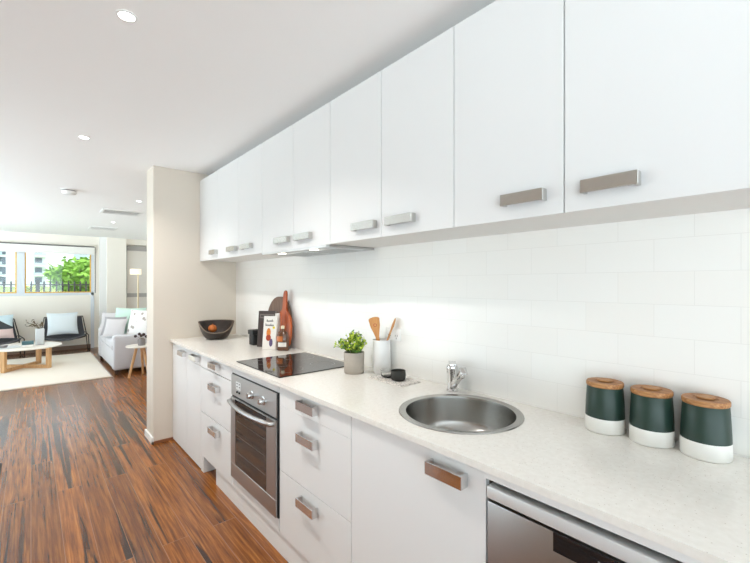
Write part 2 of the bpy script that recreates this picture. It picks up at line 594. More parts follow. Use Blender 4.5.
def root(name, label, cat, loc=(0, 0, 0), rz=0.0, group=None):
    o = bpy.data.objects.new(name, None)
    o.empty_display_size = 0.05
    COL.objects.link(o)
    o.location = loc
    o.rotation_euler = (0, 0, rz)
    o['label'] = label
    o['category'] = cat
    if group:
        o['group'] = group
    ROOTM[o.name] = Matrix.Translation(Vector(loc)) @ Matrix.Rotation(rz, 4, 'Z')
    return o


def tag(o, label, cat, group=None, kind=None):
    """a thing that is one mesh"""
    if label:
        o['label'] = label
        o['category'] = cat
    if group:
        o['group'] = group
    if kind:
        o['kind'] = kind
    return o


def struct(name, mb, m, parent=None, **k):
    o = ob(name, mb, m, parent, **k)
    if parent is None:
        o['kind'] = 'structure'
    return o


def copy_thing(r, label, loc=None, rz=None, group=None):
    c = r.copy()
    COL.objects.link(c)
    if loc is not None:
        c.location = loc
    if rz is not None:
        c.rotation_euler = (0, 0, rz)
    c['label'] = label
    if group:
        c['group'] = group
    ROOTM[c.name] = Matrix.Translation(c.location) @ Matrix.Rotation(c.rotation_euler[2], 4, 'Z')
    for ch in list(r.children):
        d = ch.copy(); COL.objects.link(d); d.parent = c
        for g in list(ch.children):
            e = g.copy(); COL.objects.link(e); e.parent = d
    return c


def frame_mat(o, ex, ey, ez):
    m = Matrix((Vector(ex), Vector(ey), Vector(ez))).transposed().to_4x4()
    m.translation = Vector(o)
    return m


# ------------------------------------------------------------------ measurements of the kitchen (metres)
XW = 1.536          # tiled wall
XU = 1.19           # faces of the wall cupboards
XD = 0.96           # faces of the base units
XC = 0.938          # front edge of the benchtop
ZB = 0.90           # top of the benchtop
ZU = 1.61           # underside of the wall cupboards
ZT = 2.358          # top of the wall cupboards
ZC = 2.43           # ceiling
YE = 3.87           # end wall
YF = 10.6           # window wall of the living room
XL = -2.4           # left side

# ------------------------------------------------------------------ structure
struct('floor', MB().box(XL, 3.2, -3.6, YF + 0.2, -0.1, 0.0), M['floor'], smooth=0)
struct('ceiling', MB().box(XL, 3.2, -3.6, YF + 0.2, ZC, ZC + 0.15), M['ceil'], smooth=0)
struct('wall_right', MB().box(XW, XW + 0.12, -3.6, YE, 0, ZC), M['tile'], smooth=0)
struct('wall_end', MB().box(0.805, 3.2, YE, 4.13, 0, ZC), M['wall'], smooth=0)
b = MB().box(0.79, 0.805, YE - 0.012, 4.145, 0.0, 0.055)
struct('baseboard_end', b, M['white'], smooth=0)
struct('trim_1', MB().box(0.79, XD, YE - 0.012, YE, 0.0, 0.022), M['bead'], smooth=0)
struct('wall_left', MB().box(XL - 0.1, XL, -0.6, 3.6, 0, ZC).box(XL - 0.1, XL, 3.6, 5.2, 2.05, ZC).box(XL - 0.1, XL, -3.6, -0.6, 2.05, ZC).box(XL - 0.1, XL, 10.0, YF + 0.2, 0, ZC).box(XL - 0.1, XL, 5.2, 10.0, 2.05, ZC), M['wall'], smooth=0)  # unseen wall; its openings and lintels are shaped for the daylight they admit
struct('wall_living_right', MB().box(2.45, 2.55, 4.13, YF, 0, ZC), M['wall_far'], smooth=0)
# window wall with one long opening
WX0, WX1, WZ0, WZ1 = -2.2, 1.045, 1.155, 2.20
b = MB()
b.box(XL, WX0, YF, YF + 0.18, 0, ZC)
b.box(WX1, 1.64, YF, YF + 0.18, 0, ZC)
b.box(WX0, WX1, YF, YF + 0.18, 0, WZ0)
b.box(WX0, WX1, YF, YF + 0.18, WZ1, ZC)
b.box(1.64, 2.45, YF + 0.14, YF + 0.18, 0, ZC)
b.box(1.64, 2.45, YF, YF + 0.14, 2.30, ZC)
struct('wall_far', b, M['wall_far'], smooth=0)
struct('wall_pillar', MB().box(1.27, 1.64, YF - 0.09, YF, 0, ZC), M['wall_far'], smooth=0)
struct('trim_2', MB().box(1.14, 1.27, YF - 0.05, YF, 0, ZC), M['white'], smooth=0)
struct('trim_3', MB().box(0.985, 1.045, YF - 0.03, YF, 0.0, 1.15), M['bluewhite'], smooth=0)
struct('baseboard_far', MB().box(XL, 0.985, YF - 0.015, YF, 0, 0.085), M['skirt'], smooth=0)

# the window: outer frame, middle post, amber beads, two panes
wroot = bpy.data.objects.new('window_1', None)
COL.objects.link(wroot); wroot['kind'] = 'structure'; wroot.location = (0, YF, WZ0)
ROOTM['window_1'] = Matrix.Translation((0, YF, WZ0))
fy0, fy1 = YF + 0.02, YF + 0.09
b = MB()
b.box(WX0, WX1, fy0, fy1, WZ0, WZ0 + 0.055); b.box(WX0, WX1, fy0, fy1, WZ1 - 0.05, WZ1)
b.box(WX0, WX0 + 0.05, fy0, fy1, WZ0, WZ1); b.box(WX1 - 0.05, WX1, fy0, fy1, WZ0, WZ1)
b.box(-0.215, -0.095, fy0, fy1, WZ0 + 0.055, WZ1 - 0.05)
b.box(0.26, 0.66, fy0 - 0.012, fy0, WZ0 + 0.03, WZ0 + 0.045)
ob('window_frame', b, M['bluewhite'], wroot, smooth=0)
for x0, x1 in ((WX0 + 0.05, -0.215), (-0.095, WX1 - 0.05)):
    z0, z1 = WZ0 + 0.055, WZ1 - 0.05
    b = MB(); g0, g1 = fy0 + 0.015, fy1 - 0.01; t = 0.022
    b.box(x0, x1, g0, g1, z0, z0 + t); b.box(x0, x1, g0, g1, z1 - t, z1)
    b.box(x0, x0 + t, g0, g1, z0 + t, z1 - t); b.box(x1 - t, x1, g0, g1, z0 + t, z1 - t)
    s = ob('window_sash', b, M['amber'], wroot, smooth=0)
    ob('pane', MB().box(x0 + t, x1 - t, fy0 + 0.035, fy0 + 0.041, z0 + t, z1 - t), M['pane'], s, smooth=0)
# roller blind, nearly drawn up
r = root('roller_blind', 'white roller blind drawn up across the top of the living room window', 'blind', (0.0, YF, 2.03))
ob('blind_fabric', MB().box(WX0, 1.048, YF - 0.04, YF - 0.034, 2.05, 2.19), M['blind'], r)
ob('bottom_bar', MB().box(WX0, 1.048, YF - 0.044, YF - 0.03, 2.03, 2.05, 0.003), M['white'], r)
ob('head_rail', MB().box(WX0, 1.05, YF - 0.05, YF - 0.0005, 2.19, 2.215, 0.003), M['rail'], r)
ob('cord', MB().tube([(1.062, YF - 0.03, 2.2), (1.062, YF - 0.03, 1.2)], 0.008, 6), M['rail'], r)

# sliding door in the recess
droot = bpy.data.objects.new('door_1', None)
COL.objects.link(droot); droot['kind'] = 'structure'; droot.location = (2.0, YF + 0.05, 0)
ROOTM['door_1'] = Matrix.Translation((2.0, YF + 0.05, 0))
dy0, dy1 = YF + 0.05, YF + 0.1
ob('door_panel', MB().box(1.66, 2.43, dy0 + 0.015, dy1 - 0.01, 0.02, 2.27), M['doorpanel'], droot, smooth=0)
b = MB()
b.box(1.645, 1.675, dy0, dy1, 0, 2.28); b.box(1.645, 2.45, dy0, dy1, 2.17, 2.28); b.box(1.675, 2.1, dy0, dy1, 1.09, 1.18)
b.box(2.09, 2.16, dy0 - 0.03, dy1, 0, 2.28); b.box(1.675, 2.09, dy0, dy1, 0, 0.08)
ob('door_frame', b, M['dooralu'], droot, smooth=0)
ob('door_panel', MB().box(2.16, 2.445, dy0 - 0.03, dy0, 0.0, 2.28), M['dooralu'], droot, smooth=0)


# ------------------------------------------------------------------ handles
def handle(parent, xf, y0, y1, z0, z1, proj=0.034, mat='chrome'):
    """chrome box handle: a front plate held off the door by two end cheeks"""
    b = MB()
    b.box(xf - proj, xf - proj + 0.004, y0, y1, z0, z1, 0.0006, 1)
    b.box(xf - proj + 0.004, xf, y0, y0 + 0.009, z0, z1, 0.0006, 1)
    b.box(xf - proj + 0.004, xf, y1 - 0.009, y1, z0, z1, 0.0006, 1)
    return ob('handle', b, M[mat], parent)


# ------------------------------------------------------------------ wall cupboards
G = 'white wall cupboards above the splashback'
DT = 0.018
uppers = [
    ('double wall cupboard nearest the viewer, above the green canisters', [(0.090, 0.5145, 0.318, 0.458), (0.5145, 0.9185, 0.566, 0.708)]),
    ('double wall cupboard above the sink tap, between the nearest pair and the range hood', [(0.9185, 1.3235, 1.112, 1.272), (1.3235, 1.7275, 1.352, 1.512)]),
    ('double wall cupboard right above the range hood', [(1.7275, 2.118, 1.90, 2.07), (2.118, 2.54, 2.15, 2.32)]),
    ('double wall cupboard just beyond the range hood', [(2.54, 2.94, 2.69, 2.855), (2.94, 3.38, 2.965, 3.125)]),
    ('single narrow wall cupboard in the corner by the end wall', [(3.38, 3.834, 3.36 + 0.03, 3.53)]),
]
for lab, doors in uppers:
    y0, y1 = doors[0][0], doors[-1][1]
    r = root('wall_cabinet', 'white ' + lab, 'cabinet', (XU + 0.17, (y0 + y1) / 2, ZU), 0, G)
    b = MB().box(XU + DT + 0.004, XW - 0.001, y0 + 0.0004, y1 - 0.0004, ZU, ZT - 0.002)
    b.slot = 1
    b.box(XU + DT + 0.001, XU + DT + 0.004, y0 + 0.0004, y1 - 0.0004, ZU, ZT - 0.002)  # thin dark strip painted in behind the doors as seam shade
    ob('carcass', b, [M['carcass'], M['carcass_gap_shade']], r, smooth=0)
    for a, c, h0, h1 in doors:
        d = ob('door', MB().box(XU, XU + DT, a + 0.0020, c - 0.0020, ZU - 0.004, ZT, 0.001, 1), M['cab'], r)
        handle(d, XU, h0, h1, 1.650, 1.686, 0.03, 'nickel')
# filler strip between the last cupboard and the end wall
struct('trim_4', MB().box(XU + 0.003, XU + 0.02, 3.8345, YE, ZU - 0.003, ZT), M['cab'], smooth=0)

# range hood set under the pair of cupboards
r = root('range_hood', 'slim steel slide-out range hood with two lit lamps under the wall cupboards', 'range hood', (1.36, 2.14, 1.60))
ob('hood_body', MB().box(XU + 0.02, XW - 0.004, 1.765, 2.53, 1.596, ZU - 0.001, 0.001, 1), M['steel'], r)
ob('front_lip', MB().box(XU - 0.004, XU + 0.02, 1.76, 2.535, 1.592, 1.606, 0.002), M['alu'], r)
for y0, y1 in ((1.80, 2.13), (2.15, 2.5)):
    b = MB().box(XU + 0.09, XW - 0.06, y0, y1, 1.594, 1.596)
    b.slot = 1
    for k in range(14):
        xx = XU + 0.10 + k * 0.0132
        b.box(xx, xx + 0.004, y0 + 0.01, y1 - 0.01, 1.5925, 1.594)
    ob('grease_filter', b, [M['alu'], M['steel']], r, smooth=0)
for y in (1.97, 2.36):
    ob('lamp', MB().lathe([(0.026, 1.5958), (0.026, 1.5925), (0.0, 1.592)], (XU + 0.055, y, 0), 20), M['hoodlamp'], r)
    ld = bpy.data.lights.new('hood_light', 'SPOT'); ld.energy = HOOD_W; ld.spot_size = 2.2; ld.spot_blend = 0.6; ld.color = (1, 0.84, 0.64); ld.shadow_soft_size = 0.03
    lo = bpy.data.objects.new('hood_light', ld); COL.objects.link(lo); lo.parent = r
    lo.location = ROOTM[r.name].inverted() @ Vector((XU + 0.055, y, 1.588))

# ------------------------------------------------------------------ benchtop with round cut-out
SX, SY, SR = 1.254, 0.940, 0.236            # sink centre and outer radius
b = bmesh.new()
hole = [(SX + (SR - 0.02) * math.cos(2 * PI * i / 64), SY + (SR - 0.02) * math.sin(2 * PI * i / 64)) for i in range(64)]
x0, x1, y0, y1 = XC, XW - 0.0008, 0.0, YE - 0.0008
sq = [(SX - 0.25, SY - 0.25), (SX + 0.25, SY - 0.25), (SX + 0.25, SY + 0.25), (SX - 0.25, SY + 0.25)]
sq = []
for i in range(64):                         # the ring around the hole runs out to a square
    a = 2 * PI * i / 64
    ca, sa = math.cos(a), math.sin(a)
    k = 0.25 / max(abs(ca), abs(sa))
    sq.append((SX + ca * k, SY + sa * k))
for z in (ZB, ZB - 0.02):
    hv = [b.verts.new((x, y, z)) for x, y in hole]
    sv = [b.verts.new((x, y, z)) for x, y in sq]
    for i in range(64):
        b.faces.new((hv[i], hv[(i + 1) % 64], sv[(i + 1) % 64], sv[i]))
    for (a0, a1, c0, c1) in ((x0, SX - 0.25, y0, y1), (SX + 0.25, x1, y0, y1), (SX - 0.25, SX + 0.25, y0, SY - 0.25), (SX - 0.25, SX + 0.25, SY + 0.25, y1)):
        b.faces.new([b.verts.new(p) for p in ((a0, c0, z), (a1, c0, z), (a1, c1, z), (a0, c1, z))])
    if z == ZB:
        top = hv
for (pa, pb) in (((x0, y0), (x0, y1)), ((x0, y1), (x1, y1)), ((x1, y1), (x1, y0)), ((x1, y0), (x0, y0))):
    b.faces.new([b.verts.new(p) for p in ((*pa, ZB), (*pb, ZB), (*pb, ZB - 0.02), (*pa, ZB - 0.02))])
for i in range(64):
    j = (i + 1) % 64
    b.faces.new([b.verts.new(p) for p in ((*hole[i], ZB), (*hole[j], ZB), (*hole[j], ZB - 0.02), (*hole[i], ZB - 0.02))])
bmesh.ops.remove_doubles(b, verts=b.verts[:], dist=1e-5)
m = MB(); m.merge(b)
tag(ob('benchtop', m, M['stone'], smooth=0), 'long speckled off-white stone benchtop running over all the base units', 'benchtop')

# ------------------------------------------------------------------ base units
G = 'white base units under the benchtop'
ZF = ZB - 0.032                            # top edge of the fronts
BX1 = XW - 0.002


def base_unit(label, y0, y1, name='base_cabinet', low=0.12, kick=False):
    r = root(name, label, 'cabinet', ((XD + XW) / 2, (y0 + y1) / 2, 0), 0, G)
    b = MB().box(XD + DT + 0.001, BX1, y0 + 0.0004, y1 - 0.0004, low + 0.005, ZB - 0.0605 if 'sink' in label else ZB - 0.0205)
    return r, b


# corner door and narrow drawer-over-door unit: their fronts reach the floor
r, b = base_unit('white corner base unit with one door, hard against the end wall', 3.445, YE - 0.002, low=0.0)
ob('carcass', b, M['carcass_gap_shade'], r, smooth=0)
d = ob('door', MB().box(XD, XD + DT, 3.447, YE - 0.003, 0.012, ZF, 0.001, 1), M['cab'], r)
handle(d, XD, 3.455, 3.60, 0.800, 0.838)
r, b = base_unit('white narrow base unit with a drawer over a door, left of the drawer stack', 3.09, 3.445, low=0.0)
ob('carcass', b, M['carcass_gap_shade'], r, smooth=0)
d = ob('drawer', MB().box(XD, XD + DT, 3.092, 3.443, 0.782, ZF, 0.001, 1), M['cab'], r)
handle(d, XD, 3.12, 3.28, 0.808, 0.846)
ob('door', MB().box(XD, XD + DT, 3.092, 3.443, 0.012, 0.779, 0.001, 1), M['cab'], r)


def drawers(label, y0, y1, h0, h1, gap):
    r, b = base_unit(label, y0, y1, 'drawer_unit')
    ob('carcass', b, M['carcass_gap_shade'], r, smooth=0)
    for z0, z1, hz in ((0.777 + gap / 2, ZF, 0.833), (0.446 + gap / 2, 0.777 - gap / 2, 0.683), (0.122, 0.446 - 0.003, 0.382)):
        d = ob('drawer', MB().box(XD, XD + DT, y0 + 0.0022, y1 - 0.0022, z0, z1, 0.0008, 1), M['cab'], r)
        handle(d, XD, h0, h1, hz - 0.02, hz + 0.02)


drawers('white stack of three drawers with chrome handles to the left of the oven', 2.47, 3.09, 2.69, 2.84, 0.006)
drawers('white stack of three drawers with chrome handles between oven and sink unit', 1.245, 1.848, 1.484, 1.628, 0.0012)
r, b = base_unit('white wide single-door base unit under the round sink', 0.628, 1.245)
bb = MB()
bb.box(XD + DT + 0.001, BX1, 0.629, 0.645, 0.125, ZB - 0.0205); bb.box(XD + DT + 0.001, BX1, 1.228, 1.244, 0.125, ZB - 0.0205)
bb.box(XD + DT + 0.001, BX1, 0.645, 1.228, 0.125, 0.141); bb.box(BX1 - 0.012, BX1, 0.645, 1.228, 0.141, 0.66)
b.bm.free()
ob('carcass', bb, M['carcass_gap_shade'], r, smooth=0)
d = ob('door', MB().box(XD, XD + DT, 0.630, 1.2434, 0.122, ZF, 0.001, 1), M['cab'], r)
handle(d, XD, 0.690, 0.828, 0.803, 0.843)

# kickboard
struct('trim_5', MB().box(XD + 0.012, XD + 0.028, 0.0, 2.80, 0.0, 0.1205), M['cab'], smooth=0)
struct('trim_6', MB().box(XD + 0.002, XD + 0.10, 3.035, 3.0895, 0.0, 0.12), M['cab'], smooth=0)
struct('trim_7', MB().box(XD + 0.10, XD + 0.115, 2.78, 3.036, 0.0, 0.12), M['carcass'], smooth=0)

# ------------------------------------------------------------------ oven
OY0, OY1 = 1.852, 2.466
r = root('wall_oven', 'stainless steel built-in oven below the black cooktop', 'oven', ((XD + XW) / 2, (OY0 + OY1) / 2, 0.19))
ob('oven_body', MB().box(XD + 0.012, BX1 - 0.03, OY0 + 0.012, OY1 - 0.012, 0.195, 0.832).box(XD - 0.004, XD + 0.012, OY0, OY1, 0.191, 0.8365), M['black'], r, smooth=0)
b = MB().box(XD - 0.012, XD - 0.004, OY0 + 0.008, OY1 - 0.004, 0.705, 0.832, 0.002, 1)
cp = ob('control_panel', b, M['steel'], r)
for y in (2.15, 2.005):
    Mx = Matrix.Translation((XD - 0.012, y, 0.764)) @ Matrix.Rotation(-PI / 2, 4, 'Y')
    k = MB().lathe([(0.0245, 0), (0.0245, 0.004), (0.019, 0.006), (0.0175, 0.026), (0.0155, 0.03), (0, 0.03)], seg=24, mat=Mx)
    k.box(XD - 0.046, XD - 0.042, y - 0.003, y + 0.003, 0.751, 0.777, 0.001, 1)
    ob('knob', k, M['chrome'], cp)
b = MB().box(XD - 0.0135, XD - 0.012, 2.315, 2.385, 0.752, 0.80)
b.slot = 1
for y in (2.33, 2.365):
    Mx = Matrix.Translation((XD - 0.012, y, 0.737)) @ Matrix.Rotation(-PI / 2, 4, 'Y')
    b.lathe([(0.007, 0), (0.006, 0.006), (0, 0.006)], seg=12, mat=Mx)
for (y, z) in ((2.33, 0.788), (2.365, 0.788), (2.33, 0.77), (2.365, 0.77)):
    b.box(XD - 0.0142, XD - 0.0135, y - 0.008, y + 0.008, z - 0.002, z + 0.002)
ob('clock_buttons', b, [M['alu'], M['blackgloss']], cp, smooth=0)
# door: steel surround with dark glass
dz0, dz1 = 0.194, 0.692
gz0, gz1 = 0.285, 0.655
gy0, gy1 = 1.965, 2.392
b = MB()
oa, oc = OY0 + 0.008, OY1 - 0.004
b.box(XD - 0.016, XD - 0.0042, oa, oc, dz0, gz0, 0.002, 1); b.box(XD - 0.016, XD - 0.0042, oa, oc, gz1, dz1, 0.002, 1)
b.box(XD - 0.016, XD - 0.0042, oa, gy0, gz0, gz1, 0.002, 1); b.box(XD - 0.016, XD - 0.0042, gy1, oc, gz0, gz1, 0.002, 1)
od = ob('oven_door', b, M['steel'], r)
ob('door_glass', MB().box(XD - 0.0135, XD - 0.0042, gy0, gy1, gz0, gz1), M['ovenglass'], od, smooth=0)
b = MB()
for z in (0.36, 0.45, 0.54):
    for k in range(1):
        b.tube([(XD + 0.009, gy0 + 0.01, z), (XD + 0.009, gy1 - 0.01, z)], 0.0025, 6)
ob('top_band', MB().box(XD - 0.0167, XD - 0.0161, gy0, gy1, gz1 - 0.002, dz1 - 0.004), M['blackgloss'], od, smooth=0)
b2 = MB()
for z in (0.37, 0.47, 0.56):
    b2.box(XD - 0.0140, XD - 0.0135, gy0 + 0.02, gy1 - 0.02, z, z + 0.0018)
ob('shelf_rails', b2, M['mark'], od, smooth=0)
b.bm.free()
pts = []
for i in range(17):
    t = i / 16
    y = 1.885 + (2.44 - 1.885) * t
    pts.append((XD - 0.035 - 0.03 * math.sin(PI * t), y, 0.672))
b = MB().tube([(XD - 0.012, 1.885, 0.672), (XD - 0.028, 1.886, 0.672)] + pts + [(XD - 0.028, 2.439, 0.672), (XD - 0.012, 2.44, 0.672)], 0.0125, 12)
ob('oven_handle', b, M['steel'], od, smooth=60)
# filler rails above and below
b = MB().box(XD, XD + 0.016, OY0 + 0.002, OY1 - 0.0, 0.837, ZF)
struct('trim_8', b, M['cab'], smooth=0)
struct('trim_9', MB().box(XD, XD + 0.010, OY0 + 0.002, OY1, 0.1225, 0.190), M['cab'], smooth=0)

# ------------------------------------------------------------------ cooktop
r = root('cooktop', 'black glass electric cooktop set into the benchtop above the oven', 'cooktop', (1.235, 2.18, ZB))
b = MB().box(0.982, 1.485, 1.892, 2.468, ZB + 0.0006, ZB + 0.006, 0.0015, 1)
ob('glass', b, M['cooktop'], r)
for x, y, rr in ((1.11, 2.04, 0.09), (1.11, 2.32, 0.075), (1.35, 2.04, 0.075), (1.35, 2.32, 0.10)):
    b = MB().lathe([(rr, ZB + 0.00605), (rr, ZB + 0.0064), (rr - 0.002, ZB + 0.0064), (rr - 0.002, ZB + 0.00605)], (x, y, 0), 40)
    ob('burner_ring', b, M['mark'], r, smooth=0)

# ------------------------------------------------------------------ sink, tap
r = root('sink', 'round stainless steel sink let into the benchtop beside the tap', 'sink', (SX, SY, ZB))
b = MB().lathe([(SR, ZB + 0.0008), (SR - 0.002, ZB + 0.004), (SR - 0.012, ZB + 0.0045), (SR - 0.016, ZB + 0.002), (SR - 0.024, ZB + 0.002), (SR - 0.0275, ZB + 0.0008),
                (SR - 0.0225, ZB - 0.001)], (SX, SY, 0), 64)
ob('rim', b, M['sinksteel'], r, smooth=50)
ri = SR - 0.028
b = MB().lathe([(SR - 0.021, ZB - 0.0005), (ri, ZB + 0.001), (ri - 0.002, ZB - 0.01), (ri - 0.006, ZB - 0.10), (ri - 0.02, ZB - 0.135), (ri - 0.05, ZB - 0.15), (0.045, ZB - 0.157),
                (0.043, ZB - 0.161), (0, ZB - 0.161), (0, ZB - 0.165), (0.05, ZB - 0.165), (ri - 0.045, ZB - 0.157), (ri - 0.014, ZB - 0.14), (ri - 0.002, ZB - 0.105), (SR - 0.024, ZB - 0.006)],
               (SX, SY, 0), 64, closed=False)
bw = ob('basin', b, M['sinksteel'], r, smooth=50)
b = MB().lathe([(0.036, ZB - 0.1608), (0.034, ZB - 0.1575), (0.02, ZB - 0.158), (0.014, ZB - 0.152), (0, ZB - 0.151)], (SX, SY, 0), 24)
ob('drain', b, M['chrome'], bw)

TX, TY = 1.474, 1.146
r = root('mixer_tap', 'chrome single-lever mixer tap standing behind the round sink', 'tap', (TX, TY, ZB))
ob('base_flange', MB().lathe([(0.027, ZB + 0.0005), (0.027, ZB + 0.006), (0.022, ZB + 0.012), (0, ZB + 0.012)], (TX, TY, 0), 28), M['chrome'], r)
b = MB().lathe([(0.0, ZB + 0.010), (0.023, ZB + 0.011), (0.0215, ZB + 0.03), (0.023, ZB + 0.075), (0.026, ZB + 0.086), (0.026, ZB + 0.092), (0, ZB + 0.094)], (TX, TY, 0), 28)
ob('body', b, M['chrome'], r)
# lever cap: tapered head with a flat handle rising backwards
b = MB().lathe([(0.026, 0.0), (0.0265, 0.014), (0.022, 0.026), (0, 0.028)], (0, 0, 0), 28, mat=Matrix.Translation((TX, TY, ZB + 0.095)) @ Matrix.Rotation(-0.22, 4, 'Y') @ Matrix.Rotation(0.1, 4, 'X'))
lv = ob('lever_head', b, M['chrome'], r)
b = MB().box(-0.04, 0.016, -0.017, 0.017, 0.0, 0.010, 0.003, 2, mat=Matrix.Translation((TX, TY, ZB + 0.117)) @ Matrix.Rotation(math.radians(220), 4, 'Z') @ Matrix.Rotation(0.12, 4, 'Y'))
ob('lever', b, M['chrome'], lv)
# spout rises towards the sink and ends square
p0 = Vector((TX - 0.010, TY - 0.012, ZB + 0.03)); p1 = Vector((1.397, 1.030, ZB + 0.120))
dv = (p1 - p0); L = dv.length; ex = dv.normalized(); ey = Vector((0, 0, 1)).cross(ex).normalized(); ez = ex.cross(ey)
b = MB().box(0, L, -0.013, 0.013, -0.013, 0.013, 0.003, 2, mat=frame_mat(p0, ex, ey, ez))
sp = ob('spout', b, M['chrome'], r)
b = MB().box(L - 0.004, L + 0.010, -0.015, 0.015, -0.018, 0.015, 0.003, 2, mat=frame_mat(p0, ex, ey, ez))
b.lathe([(0.010, 0), (0.010, -0.012), (0.008, -0.012), (0, -0.009)], seg=18, mat=frame_mat(p0 + ex * (L - 0.006), ey, ex, Vector((0, 0, 1))) @ Matrix.Translation((0, 0, -0.014)))
ob('spout_tip', b, M['chrome'], sp)

# ------------------------------------------------------------------ dishwasher
DY0, DY1 = 0.028, 0.622
r = root('dishwasher', 'stainless steel dishwasher with black display under the near end of the benchtop', 'dishwasher', ((XD + XW) / 2, (DY0 + DY1) / 2, 0.12))
ob('tub', MB().box(XD + 0.03, BX1, DY0, DY1, 0.125, 0.868), M['black'], r, smooth=0)
ob('control_fascia', MB().box(XD - 0.010, XD + 0.028, DY0, DY1, 0.804, 0.838, 0.004), M['alu'], r)
dd = ob('door', MB().box(XD - 0.006, XD + 0.028, DY0, DY1, 0.125, 0.795, 0.003), M['steel'], r)
b = MB().box(XD - 0.0085, XD - 0.0055, 0.19, 0.438, 0.749, 0.7955, 0.001, 1)
b.slot = 1
for y in (0.335, 0.305, 0.295, 0.26):
    b.box(XD - 0.0088, XD - 0.0084, y - 0.0022, y + 0.0022, 0.772, 0.778)
ob('display', b, [M['blackgloss'], M['mark']], dd, smooth=0)
struct('trim_10', MB().box(XD - 0.012, XD + 0.018, 0.0, 0.6265, 0.858, ZB - 0.0205), M['cab'], smooth=0)

# ------------------------------------------------------------------ canisters
G = 'green and white canisters with wooden lids'
cans = [((1.472, 0.500), 'green and white canister with wooden lid, farthest of the three, nearest the sink'),
        ((1.472, 0.366), 'green and white canister with wooden lid, standing in the middle of the three'),
        ((1.472, 0.234), 'green and white canister with wooden lid, rightmost of the three')]
c0 = None
for (x, y), lab in cans:
    if c0 is None:
        c0 = root('canister', lab, 'canister', (x, y, ZB), 0, G)
        b = MB().lathe([(0, 0.0006), (0.0573, 0.0006), (0.0597, 0.003), (0.0594, 0.0485), (0.0590, 0.0488)], seg=48)
        ob('white_base', b, M['ceramic'], c0, local=True, smooth=50)
        b = MB().lathe([(0.0590, 0.0488), (0.0569, 0.10), (0.0541, 0.148), (0.0531, 0.150), (0.0470, 0.150)], seg=48)
        ob('green_body', b, M['green'], c0, local=True, smooth=50)
        b = MB().lathe([(0, 0.150), (0.0541, 0.150), (0.0559, 0.1525), (0.0559, 0.162), (0.0541, 0.165), (0.0300, 0.165), (0.0285, 0.1625), (0, 0.1625)], seg=48)
        ld = ob('lid', b, M['lidwood'], c0, local=True, smooth=40)
        b = MB().lathe([(0.0226, 0.1651), (0.0235, 0.168), (0.0216, 0.1705), (0, 0.171)], seg=32, sx=1.0, sy=1.0)
        ob('lid_knob', b, M['lidwood'], ld, local=True, smooth=40)
    else:
        copy_thing(c0, lab, (x, y, ZB))

# ------------------------------------------------------------------ power point on the wall
r = root('power_outlet', 'white double power outlet on the wall behind the utensil holder', 'outlet', (XW, 1.60, 1.115))
ob('plate', MB().box(XW - 0.008, XW - 0.0005, 1.545, 1.66, 1.08, 1.15, 0.002), M['white'], r)
for y in (1.575, 1.63):
    b = MB()
    for dy, dz in ((-0.008, 0.0), (0.008, 0.0), (0, -0.014)):
        b.box(XW - 0.0085, XW - 0.008, y + dy - 0.0012, y + dy + 0.0012, 1.102 + dz, 1.112 + dz)
    ob('socket', b, M['slot'], r, smooth=0)
    ob('switch', MB().box(XW - 0.011, XW - 0.008, y - 0.006, y + 0.006, 1.126, 1.142, 0.001, 1), M['white'], r)

# ------------------------------------------------------------------ utensil holder with spatula and spoon
HX, HY = 1.478, 1.640
b = MB().lathe([(0, ZB + 0.0006), (0.046, ZB + 0.0006), (0.0495, ZB + 0.004), (0.050, ZB + 0.182), (0.0485, ZB + 0.185), (0.0465, ZB + 0.183), (0.0465, ZB + 0.01), (0, ZB + 0.008)], (HX, HY, 0), 40)
tag(ob('utensil_holder', b, M['holder'], smooth=50), 'tall white ceramic cylinder holding wooden kitchen utensils', 'utensil holder')
CR = Vector((math.cos(YAW), -math.sin(YAW), 0))      # across the view, used for how the utensils lean
CF = Vector((math.sin(YAW), math.cos(YAW), 0))
UP = Vector((0, 0, 1))


def blade(name, outline, holes, base, top, thick, face, mats, label, cat):
    ez = Vector(top) - Vector(base)
    ey = ez.normalized()
    fz = Vector(face); fz = (fz - ey * fz.dot(ey)).normalized()
    ex = ey.cross(fz)
    mb = MB().prism(outline, thick, frame_mat(base, ex, ey, fz), 0.0015)
    return tag(ob(name, mb, mats), label, cat), frame_mat(base, ex, ey, fz)


def arc_pts(cx, cy, rx, ry, a0, a1, n):
    return [(cx + rx * math.cos(a0 + (a1 - a0) * i / n), cy + ry * math.sin(a0 + (a1 - a0) * i / n)) for i in range(n + 1)]


# spatula: slot cut as a real opening (outline walks round it)
out = [(-0.008, 0), (0.008, 0), (0.009, 0.19), (0.017, 0.215), (0.027, 0.25), (0.031, 0.288)] + arc_pts(0.0, 0.289, 0.031, 0.012, 0, PI, 10) + [(-0.031, 0.288), (-0.027, 0.25), (-0.017, 0.215), (-0.009, 0.19)]
sb = Vector((HX + 0.0, HY + 0.0, ZB + 0.014)) + CR * 0.012
stp = Vector((HX, HY, ZB + 0.31)) - CR * 0.046 + CF * 0.010
o, sm = blade('spatula', out, [], sb, stp, 0.006, -CF, M['spoonwood'], 'light bamboo spatula with a ringed hole, leaning left in the utensil holder', 'spatula')
b = MB().lathe([(0.010, 0.0061), (0.010, 0.0068), (0.0065, 0.0068), (0.0065, 0.0061)], seg=20, mat=sm @ Matrix.Translation((0, 0.255, 0)), closed=True)
ROOTM[o.name] = Matrix()
ob('hole_ring', b, M['redwood'], o)
s0 = Vector((HX, HY, ZB + 0.016)) - CR * 0.030 - CF * 0.026
s1 = Vector((HX, HY, ZB + 0.305)) + CR * 0.076 - CF * 0.022
